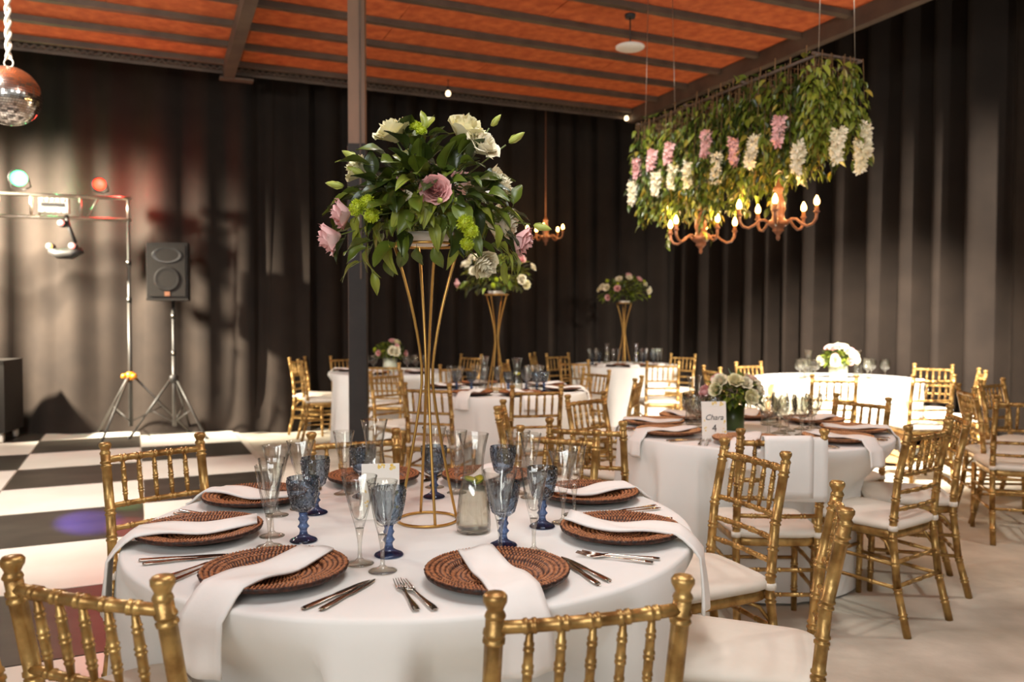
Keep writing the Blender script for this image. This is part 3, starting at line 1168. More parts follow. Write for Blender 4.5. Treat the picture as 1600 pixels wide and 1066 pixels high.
def card(x, y, rz, w, h, lab, big):
    t = thing('number_card', lab, 'card', (x, y, ZT + .001), rz, 'printed table cards')
    tl = Matrix.Rotation(R(-6), 4, 'X')
    MB().box((0, 0, h / 2), (w, .0025, h), 0, tl).build('sheet', 'paper_white', t, False)
    MB().box((0, .03, h * .42), (w * .5, .002, h * .86), 0, Matrix.Rotation(R(9), 4, 'X') @ Matrix.Translation((0, .012, 0))).build('back_support', 'paper_white', t, False)
    fr = bpy.data.objects.new('print', None)
    C.objects.link(fr)
    fr.parent = t
    fr.rotation_euler = (R(-6), 0, 0)
    txt('Chara', h * .20, fr, (0, -.0022, h * .52))
    if big:
        txt(big, h * .26, fr, (0, -.0022, h * .22), 0.0)
    rnd = random.Random(5)
    sp = MB()
    for k in range(26):
        e = rnd.random()
        if k < 12:
            px, pz = w * rnd.uniform(-.05, .42), h * rnd.uniform(.90, .985)
        elif k < 20:
            px, pz = w * rnd.uniform(.34, .46), h * rnd.uniform(.2, .5)
        else:
            px, pz = w * rnd.uniform(-.46, -.34), h * rnd.uniform(.1, .6)
        r = w * rnd.uniform(.02, .05)
        a0 = rnd.uniform(0, 3)
        sp.add([(px + r * math.cos(a0 + q * 1.047), -.0015 - .00001 * k, pz + r * math.sin(a0 + q * 1.047)) for q in range(6)], [(0, 1, 2, 3, 4, 5)])
    sp.build('floral_print', 'ink_yellow', fr, False)
    return t


card(-.392, 2.40, R(8), .112, .165, 'white floral number card behind the front clear glasses', '')
card(1.0, 3.98, R(6), .125, .19, 'white floral card reading 4 beside the low flower box', '4')


# ------------------------------------------------------------------ flowers
def leaf_mesh(L, W, bend, fold, mt, seed=0, simple=False):
    rnd = random.Random(seed)
    nj = 4 if simple else 8
    ni = 3 if simple else 5

    def fn(i, j):
        u = j / (nj - 1)
        v = -1 + 2 * i / (ni - 1)
        w = W * (math.sin(math.pi * min(1, u * .96 + .02) ** .85)) ** .85
        x = v * w * .5
        y = L * u
        z = fold * abs(v) * w - bend * L * u * u + (.0 if simple else .004 * math.sin(u * 9 + seed) * v)
        return (x, y * (1 - .15 * bend * u), z)
    mb = MB().grid(fn, ni, nj)
    if not simple:
        mb.tube([(0, -.012, .004), (0, 0, 0), (0, L * .5, -bend * L * .25 - .0005), (0, L * .95, -bend * L * .9 - .0005)], [.0012, .0012, .0009, .0004], 4)
    return mb.mesh('leaf', mt)


LEAF = [leaf_mesh(.088, .054, .35, .25, 'leaf_dark', 1), leaf_mesh(.078, .046, .5, .3, 'leaf_green', 2), leaf_mesh(.068, .040, .25, .35, 'leaf_dark', 3),
        leaf_mesh(.062, .036, .7, .3, 'leaf_green', 4), leaf_mesh(.074, .042, .9, .25, 'leaf_light', 5), leaf_mesh(.102, .060, .3, .2, 'leaf_green', 6),
        leaf_mesh(.066, .026, .5, .3, 'leaf_light', 7)]


def rose_mesh(mt, seed, openness=1.0):
    rnd = random.Random(seed)
    mb = MB()
    k = 0
    for layer, (n, r0, h, fl_) in enumerate(((2, .003, .050, -.02), (3, .0065, .050, -.01), (4, .0105, .049, .02), (5, .0145, .047, .05), (5, .018, .043, .06), (6, .024, .043, .14), (6, .030, .040, .26), (7, .036, .036, .42))):
        for q in range(n):
            a0 = 2 * math.pi * (q + .37 * layer) / n + rnd.uniform(-.15, .15)
            span = 2 * math.pi / n * 1.35
            rr = r0 * (1 + rnd.uniform(-.06, .06))
            hh = h * (1 + rnd.uniform(-.08, .08))

            def fn(i, j):
                u = i / 4 - .5
                v = j / 4
                a = a0 + u * span * (1 - .25 * (1 - v))
                ruf = .0026 * math.sin(i * 2.6 + q * 1.7 + layer) * v * v
                rad = rr * (1 + .06 * u) * (.35 + .75 * math.sin(min(1, v * 1.05) * 1.57)) + fl_ * openness * h * max(0, v - .55) ** 1.5 * 2.2 + ruf
                z = -.012 + hh * v * (1 - .28 * abs(u) * 2 * v) - fl_ * openness * .018 * max(0, v - .7) * 3 + ruf
                return (rad * math.cos(a), rad * math.sin(a), z)
            mb.grid(fn, 5, 5)
            k += 1
    mb.lathe([(0, -.020), (.006, -.018), (.012, -.010), (.016, .002)], 8)
    return mb.mesh('rose_bloom', mt)


def mum_mesh(seed, mt='mum_green'):
    rnd = random.Random(seed)
    mb = MB().lathe([(0, -.008), (.013, -.004), (.016, .004), (.011, .013), (0, .016)], 10)
    for k in range(110):
        z = 1 - 1.35 * (k + .5) / 110
        a = k * 2.39996
        r = math.sqrt(max(0, 1 - z * z))
        d = Vector((r * math.cos(a), r * math.sin(a), z * .8 + .1))
        M = Matrix.Translation(d * .011) @ rot_to(d, rnd.uniform(0, 3))
        L = .012 * rnd.uniform(.8, 1.2)
        mb.add([(-.0018, 0, 0), (.0018, 0, 0), (.0024, .0006, L * .7), (0, .001, L), (-.0024, .0006, L * .7)], [(0, 1, 2, 3, 4)], M)
    return mb.mesh('chrysanthemum_bloom', mt)


def bud_mesh():
    mb = MB().lathe([(0, -.004), (.005, 0), (.0095, .012), (.0085, .028), (.004, .040), (0, .046)], 10, None, lambda r, z, a, k: r * (1 + .12 * math.cos(3 * a + z * 80)))
    for q in range(3):
        a = q * 2.09
        mb.tube([(.005 * math.cos(a), .005 * math.sin(a), 0), (.011 * math.cos(a), .011 * math.sin(a), .013), (.010 * math.cos(a), .010 * math.sin(a), .022)], [.0018, .0014, .0004], 4)
    return mb.mesh('flower_bud', 'bud_green')


BLOOM = {'rose_white': [rose_mesh('rose_white', 1), rose_mesh('rose_white', 2, .5)], 'rose_cream': [rose_mesh('rose_cream', 3, .7), rose_mesh('rose_cream', 4, .4)],
         'rose_pink': [rose_mesh('rose_pink', 5, .55), rose_mesh('rose_pink', 6, .5)], 'mum': [mum_mesh(1), mum_mesh(2)], 'bud': [bud_mesh()]}
BNAME = {'rose_white': 'rose_bloom', 'rose_cream': 'rose_bloom', 'rose_pink': 'rose_bloom', 'mum': 'chrysanthemum_bloom', 'bud': 'flower_bud'}


def stand(t, h, r0, r1, rods, rad=.0042, rot=20):
    """hourglass wire stand: base ring, rods, top ring"""
    def ring(r, z, rr):
        return [(r * math.cos(k * math.pi / 16), r * math.sin(k * math.pi / 16), z) for k in range(32)]
    MB().tube(ring(r0, rad, 0), rad, 6, closed=True).build('base_ring', 'gold_rod', t)
    MB().tube(ring(r1, h, 0), rad, 6, closed=True).build('top_ring', 'gold_rod', t)
    for q in range(rods):
        a = 2 * math.pi * q / rods + R(rot)
        pts = []
        for k in range(17):
            u = k / 16
            w = .015
            if u < .52:
                s = (1 - u / .52)
                r = w + (r0 - w) * s ** 1.25
            else:
                s = (u - .52) / .48
                r = w + (r1 - w) * s ** 1.55
            pts.append((r * math.cos(a), r * math.sin(a), rad + (h - rad) * u))
        MB().tube(pts, rad, 6).build('rod', 'gold_rod', t)


def q_of(d, roll=0.0):
    return (rot_to(d, roll)).to_euler()


def leaf_rot(d, up_roll):
    """orient leaf (+Y tip) along d with its face roughly outward"""
    y = Vector(d).normalized()
    ref = Vector((0, 0, 1)) if abs(y.z) < .95 else Vector((0, -1, 0))
    x = y.cross(ref).normalized()
    z = x.cross(y)
    M = Matrix((x, y, z)).transposed().to_4x4() @ Matrix.Rotation(up_roll, 4, 'Y')
    return M.to_euler()


HERO = [('rose_cream', -87, -20, 1123, 1.0), ('rose_cream', 113, -10, 1130, 1.15), ('rose_white', 161, -40, 1085, .95), ('rose_cream', -193, 20, 1028, .85),
        ('rose_white', 204, 40, 987, 1.0), ('rose_white', 231, 30, 877, .8), ('rose_white', 168, -60, 756, .8), ('rose_pink', 42, -185, 945, .78),
        ('rose_pink', -227, -70, 900, .85), ('rose_pink', -261, -60, 832, .95), ('rose_pink', 272, -30, 828, .85), ('rose_pink', -53, -60, 987, .6),
        ('mum', -25, -60, 1145, .8), ('mum', -8, -70, 1130, .7), ('mum', -170, -175, 900, 1.0), ('mum', -142, -175, 915, .9), ('mum', -129, -185, 879, .9),
        ('mum', 125, -215, 854, 1.0), ('mum', 140, -215, 832, .9), ('mum', 129, -205, 801, .8), ('bud', -242, -20, 985, 1.0), ('bud', 191, -20, 1160, .8),
        ('bud', 244, -20, 1111, 1.0), ('bud', 316, -30, 869, 1.0), ('bud', -204, 0, 1066, 1.0), ('bud', -176, -50, 1015, 1.0), ('bud', 55, -210, 915, .7),
        ('rose_white', -60, 190, 960, 1.0), ('rose_pink', 90, 180, 1010, 1.0), ('rose_white', 190, 150, 900, 1.0), ('mum', -160, 150, 930, 1.0)]


def hero_bouquet(x, y):
    t = thing('flower_vase', 'tall gold wire stand topped with a large bouquet on the front table', 'flower vase', (x, y, ZT + .001), 0, 'tall flower vases')
    stand(t, .815, .088, .098, 4)
    MB().lathe([(0, .815), (.062, .815), (.075, .835), (.075, .848), (0, .848)], 28).build('foam_tray', 'foam_white', t)
    cen = Vector((0, 0, .95))
    rnd = random.Random(12)
    stems = MB()
    for nm, fx, fy, fz, s in HERO:
        p = Vector((fx, fy, fz)) / 1000
        d = (p - cen).normalized()
        if nm.startswith('rose_c') or nm == 'rose_white':
            d = (d + Vector((0, -.45, .15))).normalized()
            p += Vector((0, -.04, 0))
        if nm in ('rose_pink', 'mum') and abs(fx) < 180:
            d = (d + Vector((0, -.6, .2))).normalized()
        ms = BLOOM[nm]
        side = nm == 'rose_pink' and abs(fx) > 180
        me = ms[1] if (len(ms) > 1 and (side or rnd.random() < .4)) else ms[0]
        link(BNAME[nm], me, t, p, q_of(d, rnd.uniform(0, 6)), s * (1.22 if 'rose' in nm else 1.12))
        b = cen + Vector((rnd.uniform(-.04, .04), rnd.uniform(-.04, .04), -.09))
        stems.tube([b, (b + p) / 2 + Vector((0, 0, .03)), p - d * .014 * s], .0022, 5)
    stems.build('stems', 'stem_green', t)
    n = 0
    for k in range(200):
        zc = rnd.uniform(-.62, 1.0)
        a = rnd.uniform(0, 2 * math.pi)
        if rnd.random() < .35:
            a = rnd.uniform(-2.6, -.5)
        rr = math.sqrt(1 - zc * zc)
        d = Vector((rr * math.cos(a), rr * math.sin(a), zc))
        rad = rnd.uniform(.07, .20)
        if zc < -.3:
            rad = rnd.uniform(.10, .19)
        p = cen + Vector((d.x * rad * 1.12, d.y * rad * .95, d.z * rad * .85))
        if p.z < .85 and math.hypot(p.x, p.y) < .09:
            continue
        tip = d + Vector((rnd.uniform(-.5, .5), rnd.uniform(-.5, .5), rnd.uniform(-.35, .45)))
        if zc < -.1:
            tip += Vector((0, 0, -.5))
        i = rnd.choice((0, 0, 1, 1, 2, 2, 3, 4, 5, 5)) if zc > -.2 else rnd.choice((1, 3, 4, 4, 6))
        link('leaf', LEAF[i], t, p, leaf_rot(tip, rnd.uniform(-.7, .7)), rnd.uniform(.7, 1.08))
    for k in range(46):
        a = rnd.uniform(-3.5, .35)
        r = rnd.uniform(.13, .235)
        p = Vector((r * math.cos(a) * 1.05, r * math.sin(a) * .8, rnd.uniform(.80, .95)))
        tip = Vector((math.cos(a), math.sin(a) * .8, rnd.uniform(-1.3, .2)))
        link('leaf', LEAF[rnd.choice((0, 1, 1, 3, 4, 5))], t, p, leaf_rot(tip, rnd.uniform(-.7, .7)), rnd.uniform(.75, 1.05))
    # leaves with places of their own along the outline
    for lx, ly, lz, dx, dy, dz, i, s in [
            (-5, -20, 1150, .0, -.1, 1, 6, .9), (-2, -20, 1150, .3, 0, 1, 4, .8), (10, -20, 1130, .9, -.2, .5, 1, .8), (-150, -40, 1010, -.1, -.3, 1, 0, .85), (-120, -30, 1050, -.9, -.2, .2, 2, .7),
            (-215, -30, 945, -.9, -.2, .1, 1, .9), (-250, -40, 900, -.5, 0, -.9, 1, .9), (-20, -60, 1040, .1, -.3, 1, 0, 1.0), (55, -60, 1020, .2, -.3, 1, 5, .95), (90, -50, 1030, -.1, -.2, 1, 0, .9),
            (180, -60, 920, .8, -.4, -.45, 5, 1.05), (210, -60, 810, .95, -.3, -.3, 4, 1.15), (250, -40, 790, .8, -.2, -.6, 4, .9), (255, 0, 935, .2, 0, 1, 1, .9), (200, -40, 940, .9, -.2, .3, 2, .8),
            (-60, -120, 850, .3, -.5, -.8, 0, .95), (-100, -90, 810, -.2, -.4, -1, 4, 1.0), (-160, -80, 800, -.4, -.2, -1, 4, 1.0), (-190, -60, 760, -.9, -.1, -.1, 4, .8), (-150, -60, 730, .3, -.1, -1, 6, 1.0),
            (-110, -60, 770, .3, 0, -1, 3, .9), (-60, -70, 800, -.1, 0, -1, 3, 1.0), (230, -30, 760, -.1, 0, -1, 6, 1.0), (190, -40, 790, -.3, -.3, -1, 1, .8), (60, -100, 860, .6, -.6, -.4, 1, .9),
            (-95, -140, 950, -.6, -.5, .1, 0, .9), (-60, -170, 930, .1, -.8, -.5, 2, 1.0), (110, -150, 930, .7, -.5, .1, 0, .95), (70, -170, 890, .5, -.6, -.5, 1, .8), (-130, -100, 975, -.7, -.4, .5, 0, .9),
            (140, -120, 970, .5, -.4, .6, 2, 1.0), (0, -150, 990, -.1, -.6, .6, 5, .9), (30, -90, 800, .3, -.1, -1, 1, .8), (-20, -80, 800, 0, .1, -1, 3, .9)]:
        link('leaf', LEAF[i], t, (lx / 1000, ly / 1000, lz / 1000), leaf_rot((dx, dy, dz), rnd.uniform(-.4, .4)), s)
    return t


hero_bouquet(-.25, 2.385)


def scatter_leaves(mb, me_list, spots):
    for (p, d, roll, s, i) in spots:
        M = Matrix.Translation(p) @ leaf_rot(d, roll).to_matrix().to_4x4() @ Matrix.Scale(s, 4)
        src = me_list[i]
        b = len(mb.v)
        for v in src[0]:
            mb.v.append(tuple(M @ Vector(v)))
        for f in src[1]:
            mb.f.append(tuple(q + b for q in f))


def raw(me):
    return ([tuple(v.co) for v in me.vertices], [tuple(p.vertices) for p in me.polygons])


SIMPLE = [leaf_mesh(.075, .034, .4, .3, 'leaf_green', 11, True), leaf_mesh(.060, .026, .6, .3, 'leaf_green', 12, True), leaf_mesh(.09, .042, .3, .3, 'leaf_green', 13, True)]
SRAW = [raw(m) for m in SIMPLE]


def far_bouquet(x, y, label, seed, rad, nfl, h=.80, z=ZT + .001, low=False, potw=.075, poth=.12, pot='glass_pot', cat='flower vase'):
    t = thing('flower_vase' if not low else 'flower_centerpiece', label, cat, (x, y, z), 0, 'tall flower vases' if not low else 'low flower centrepieces')
    rnd = random.Random(seed)
    if low:
        MB().lathe([(0, 0), (potw * .86, 0), (potw, .006), (potw * 1.05, poth), (potw, poth), (potw * .9, poth - .02), (0, poth - .02)], 24, None,
                   lambda r, zz, a, k: r * (1 + .03 * math.cos(20 * a))).build('pot', pot, t)
        cen = Vector((0, 0, poth + rad * .35))
    else:
        stand(t, h, .088, .098, 4, .0055, rot=seed * 31)
        MB().lathe([(0, h), (.065, h), (.075, h + .03), (0, h + .03)], 20).build('foam_tray', 'foam_white', t)
        cen = Vector((0, 0, h + .125))
    for mt, lo, n in (('leaf_green', 0, 150), ('leaf_dark', 0, 90), ('leaf_light', 0, 60)):
        mb, spots = MB(), []
        for k in range(n):
            zc = rnd.uniform(-.45, 1)
            a = rnd.uniform(0, 6.283)
            rr = math.sqrt(1 - zc * zc)
            d = Vector((rr * math.cos(a), rr * math.sin(a), zc))
            r = rad * rnd.uniform(.35, .8)
            p = cen + Vector((d.x * r, d.y * r, d.z * r * .72))
            tip = d + Vector((rnd.uniform(-.5, .5), rnd.uniform(-.5, .5), rnd.uniform(-.4, .5)))
            spots.append((p, tip, rnd.uniform(-.6, .6), rnd.uniform(.7, 1.1) * (.6 + rad * 1.3), rnd.randrange(3)))
        scatter_leaves(mb, SRAW, spots)
        o = mb.build('foliage', mt, t)
        o['kind'] = 'stuff'
    for k in range(nfl):
        zc = rnd.uniform(-.25, .95)
        a = -1.57 + rnd.uniform(-2.0, 2.0)
        rr = math.sqrt(1 - zc * zc)
        d = Vector((rr * math.cos(a), rr * math.sin(a), zc))
        p = cen + Vector((d.x * rad * .92, d.y * rad * .92, d.z * rad * .68))
        nm = rnd.choice(('rose_white', 'rose_white', 'rose_cream', 'rose_white', 'rose_pink', 'mum'))
        link(BNAME[nm], BLOOM[nm][0], t, p, q_of(d + Vector((0, -.3, .1)), rnd.uniform(0, 6)), rnd.uniform(.75, 1.0) * (1.0 if 'rose' in nm else 1.1))
    return t


cx, cy, _ = TB['C']
far_bouquet(cx - .03, cy, 'tall slim gold stand with bouquet on the middle table behind the hero bouquet', 2, .36, 14)
dx_, dy_, _ = TB['D']
far_bouquet(dx_ - .02, dy_, 'tall slim gold stand with round bouquet on the rearmost table', 3, .36, 16)
bx_, by_, _ = TB['B']
far_bouquet(bx_ - .10, by_ + .0, 'low box of white roses beside the number 4 card', 4, .155, 14, low=True, potw=.06, poth=.13, pot='leaf_dark', cat='flowers')
ex_, ey_, _ = TB['E']
far_bouquet(ex_ + .02, ey_ - .02, 'low white bouquet in a ribbed pot on the bright table', 5, .19, 22, low=True, potw=.085, poth=.13, cat='flowers')
fx_, fy_, _ = TB['F']
far_bouquet(fx_, fy_, 'low bouquet on the far table right of the post', 6, .19, 12, low=True, potw=.075, poth=.15, cat='flowers')


# ------------------------------------------------------------------ place settings of the other tables
def settings(key, r, rows, material, where, hang, nap=True):
    cx, cy, Rr = TB[key]
    for a, ph in rows:
        t = R(a)
        x, y = cx + r * math.cos(t), cy + r * math.sin(t)
        charger(x, y, ('tan' if 'tan' in material else 'brown') + ' woven charger on the %s table, %s' % (where, ph), material, 'chargers on the %s table' % where, rz=t)
        if nap:
            napkin(x, y, t, 'white folded napkin on the %s table, %s' % (where, ph), 'napkins on the %s table' % where, edge=Rr - r, hang=hang,
                   w0=.05, w1=.06, skew=random.uniform(-.12, .12))
        if key == 'B':
            u = Vector((math.cos(t), math.sin(t)))
            px = Vector((-u.y, u.x))
            for k, off in enumerate((.185, .215)):
                for nm, me, sgn in (('fork', FORK, -1), ('table_knife', KNIFE, 1)):
                    q = Vector((cx, cy)) + u * (Rr - .06) + px * sgn * off
                    cutlery(nm, me, q.x, q.y, t + math.pi, ('inner ' if k == 0 else 'outer ') + ('fork' if nm == 'fork' else 'knife') + ' on the number-4 table, ' + ph, 'cutlery on the number-4 table')


settings('B', .52, [(-158, 'by the back-to-back chairs'), (-108, 'before the cloth-hung chair'), (-55, 'before the outermost chair'), (-12, 'before the half-hidden chair'),
                    (32, 'before the chair against the bright cloth'), (75, 'behind the low roses'), (118, 'beside the far corner chair'), (160, 'beside the lone edge-on chair')],
         'rattan_tan', 'number-4', .09)
settings('C', .52, [(-114, 'before the chair behind the gold stand'), (-72, 'before the chair with its back to us'), (-8, 'near the bright far cloth'), (40, 'before the brown-gold chair'),
                    (112, 'before the far-side chair'), (158, 'nearest the steel post')], 'rattan_brown', 'middle', .09)
settings('D', .50, [(-125, 'near its left glasses'), (-90, 'at its front'), (-55, 'near its right glasses')], 'rattan_brown', 'rearmost', .0)
settings('F', .48, [(-100, 'at its front'), (-40, 'at its right front'), (175, 'at its left edge')], 'rattan_brown', 'far', .05)
for a, ph in ((-70, 'at the front'), (-120, 'at the left front'), (-20, 'at the right edge')):
    t = R(a)
    napkin(ex_ + .55 * math.cos(t), ey_ + .55 * math.sin(t), t, 'white napkin glaring on the bright table, ' + ph, 'napkins on the bright table', edge=.25, hang=.10, rise=.01)


def cluster(root, pts, label, group):
    names = ['first', 'second', 'third', 'fourth', 'fifth', 'sixth', 'seventh', 'eighth', 'ninth']
    for k, (x, y) in enumerate(sorted(pts, key=lambda p: p[0] / p[1])):
        dx, dy = (.03, .10) if root is WIN and 3.9 < y < 4.5 else (0, 0)
        place(root, x + dx, y + dy, label + ', %s from the left' % names[k], group, random.uniform(0, 6), scale=1.14 if root is WIN else None)


cluster(WIN, [(.95, 4.15), (.94, 4.245), (.95, 4.335), (1.035, 4.14), (1.03, 4.235), (1.035, 4.325), (1.08, 4.42)],
        'clear stemmed goblet in the cluster beside the number 4 card', 'goblets beside the number 4 card')
cluster(WIN, [(1.29, 4.05), (1.36, 3.98), (1.37, 4.12), (1.44, 4.20), (1.52, 4.10), (1.53, 4.26), (1.46, 4.04), (1.45, 4.36), (1.62, 4.32)],
        'clear stemmed goblet in the cluster right of the low roses', 'goblets right of the low roses')
place(CAR0, 1.03, 4.57, 'clear carafe just left of the low roses', 'water carafes')
place(CAR, 1.45, 4.55, 'clear carafe just right of the low roses', 'water carafes')
cluster(FLU, [(-.50, 6.60), (-.42, 6.54), (-.22, 6.53), (-.30, 6.72), (-.12, 6.52)], 'clear glass left of the middle vase', 'clear glasses left of the middle vase')
cluster(GOB, [(-.46, 6.69), (-.33, 6.58), (-.03, 6.53)], 'blue goblet left of the middle vase', 'blue goblets left of the middle vase')
cluster(FLU, [(.12, 6.53), (.17, 6.61), (.23, 6.68), (.14, 6.71), (.21, 6.79)], 'clear glass right of the middle vase', 'clear glasses right of the middle vase')
cluster(GOB, [(.26, 6.57), (.20, 6.51), (.12, 6.80)], 'blue goblet right of the middle vase', 'blue goblets right of the middle vase')
place(CAR, .04, 6.62, 'lemon water carafe right of the middle vase', 'water carafes')
place(CAR0, -.24, 6.98, 'carafe left of the middle vase', 'water carafes')
cluster(FLU, [(1.00, 10.43), (1.08, 10.37), (1.22, 10.38), (1.29, 10.32), (1.37, 10.40)], 'small clear glass left of the rear vase', 'clear glasses left of the rear vase')
cluster(GOB, [(1.13, 10.47), (1.05, 10.53)], 'small blue goblet left of the rear vase', 'blue goblets left of the rear vase')
cluster(FLU, [(1.66, 10.36), (1.73, 10.42), (1.81, 10.37), (1.88, 10.43), (1.94, 10.51)], 'small clear glass right of the rear vase', 'clear glasses right of the rear vase')
cluster(GOB, [(1.71, 10.51), (1.84, 10.53)], 'small blue goblet right of the rear vase', 'blue goblets right of the rear vase')
place(CAR, 1.23, 10.50, 'small carafe left of the rear vase', 'water carafes')
place(CAR, 1.61, 10.48, 'small carafe right of the rear vase', 'water carafes')
cluster(WIN, [(2.84, 7.98), (2.92, 8.06), (3.00, 8.00), (2.95, 8.20)], 'gleaming goblet left of the bright table bouquet', 'goblets left of the bright bouquet')
cluster(WIN, [(3.52, 8.00), (3.60, 8.10), (3.70, 8.02), (3.62, 8.24)], 'gleaming goblet right of the bright table bouquet', 'goblets right of the bright bouquet')
place(CAR0, 3.03, 8.26, 'gleaming carafe left of the bright table bouquet', 'water carafes')
place(CAR0, 3.54, 8.28, 'gleaming carafe right of the bright table bouquet', 'water carafes')
cluster(WIN, [(-1.62, 8.95), (-1.55, 9.05), (-1.68, 9.08)], 'small goblet left of the far bouquet', 'goblets left of the far bouquet')
cluster(WIN, [(-1.17, 9.03), (-1.09, 9.10), (-1.00, 9.08), (-1.08, 9.22)], 'small goblet right of the far bouquet', 'goblets right of the far bouquet')


# white cloth folded over the top rail of a chair
def rail_cloth():
    t = thing('folded_cloth', 'white cloth folded over the top rail of a gold chair', 'cloth', (1.155, 3.31, 0))

    def sheet(x0, x1, drop_b, drop_f, off, nm):
        prof = []
        for k in range(9):
            u = k / 8
            prof.append((-.020 - off - .004 * math.sin(u * 3), .86 - drop_b * (1 - u)))
        for k in range(1, 6):
            a = math.pi * k / 6
            prof.append((-.020 * math.cos(a) - off * math.cos(a), .862 + (.012 + off) * math.sin(a)))
        for k in range(7):
            u = k / 6
            prof.append((.020 + off + .012 * u, .86 - drop_f * u))

        def fn(i, j):
            v = i / 9
            y, z = prof[j]
            return (x0 + (x1 - x0) * v, y + .003 * math.sin(v * 7 + j * .2), z)
        o = MB().grid(fn, 10, len(prof)).build(nm, 'napkin_white', t)
        m = o.modifiers.new('thickness', 'SOLIDIFY')
        m.thickness = .003
    sheet(-.125, .075, .235, .16, .006, 'upper_layer')
    sheet(-.06, .135, .25, .18, .0, 'lower_layer')


rail_cloth()


# ------------------------------------------------------------------ chandeliers
def chandelier(x, y, zc, label, scale, ztop, arms=5, rot=0.0, power=3.0):
    t = thing('chandelier', label, 'chandelier', (x, y, zc), rot, 'candle chandeliers')
    t.scale = (scale,) * 3
    MB().lathe([(0, -.165), (.008, -.16), (.014, -.145), (.010, -.13), (.022, -.115), (.036, -.10), (.030, -.088), (.052, -.072), (.068, -.055), (.060, -.042), (.040, -.03),
                (.034, .0), (.044, .03), (.040, .07), (.026, .11), (.022, .135), (.034, .15), (.030, .165), (.016, .175), (.014, .20), (0, .20)], 20).build('turned_body', 'wood_copper', t)
    for q in range(arms):
        a = 2 * math.pi * q / arms + .3
        c, s = math.cos(a), math.sin(a)
        pts = []
        for r, z in ((.05, -.055), (.085, -.035), (.115, -.038), (.145, -.066), (.18, -.085), (.215, -.075), (.235, -.045), (.238, -.01)):
            pts.append((r * c, r * s, z))
        ar = MB().tube(pts, [.010, .009, .008, .008, .0085, .009, .010, .011], 8).build('arm', 'wood_copper', t)
        M = Matrix.Translation((.238 * c, .238 * s, -.01))
        MB().lathe([(0, 0), (.016, 0), (.020, .008), (.013, .014), (.011, .045), (0, .045)], 12, M).build('candle_cup', 'wood_copper', ar)
        MB().lathe([(0, .043), (.010, .046), (.017, .060), (.015, .078), (.006, .098), (0, .106)], 12, M).build('bulb', 'bulb_glow', ar)
        ld = bpy.data.lights.new('bulb_light', 'POINT')
        ld.energy = power
        ld.color = (1.0, .62, .26)
        ld.shadow_soft_size = .02
        lo = bpy.data.objects.new('bulb_light', ld)
        C.objects.link(lo)
        lo.parent = t
        lo.location = (.238 * c, .238 * s, .115)
    n = int((ztop - zc) / scale / .05)
    MB().tube([(0, 0, .20), (0, 0, (ztop - zc) / scale)], .006, 6).build('suspension_rod', 'wood_copper', t)
    return t


chandelier(1.785, 5.45, 2.06, 'copper candle chandelier at the near end under the hanging flowers', 1.08, 2.95, rot=.25)
chandelier(1.44, 6.20, 2.03, 'copper candle chandelier at the far end under the hanging flowers', 1.08, 2.95, rot=.9)
chandelier(.43, 10.4, 2.46, 'small lone copper chandelier hanging before the dark back drape', 1.0, 4.0, rot=.5, power=2.0)


# ------------------------------------------------------------------ hanging flower installation
def floret_spike(mt, seed, L=.20, R0=.042):
    rnd = random.Random(seed)
    mb = MB()
    for k in range(30):
        u = k / 29
        a = k * 2.4
        r = R0 * (.95 - .55 * u) * rnd.uniform(.7, 1.25)
        c = Vector((r * .55 * math.cos(a), r * .55 * math.sin(a), -L * u))
        d = Vector((math.cos(a), math.sin(a), -.3 + rnd.uniform(-.3, .3)))
        M = Matrix.Translation(c) @ rot_to(d, rnd.uniform(0, 3))
        for q in range(5):
            b = q * 1.2566
            s = .030 * rnd.uniform(.7, 1.3)
            mb.add([(0, 0, 0), (s * .7 * math.cos(b - .5), s * .7 * math.sin(b - .5), s * .45), (s * math.cos(b), s * math.sin(b), s * .75), (s * .7 * math.cos(b + .5), s * .7 * math.sin(b + .5), s * .45)],
                   [(0, 1, 2, 3)], M)
    return mb.mesh('flower_spike', mt)


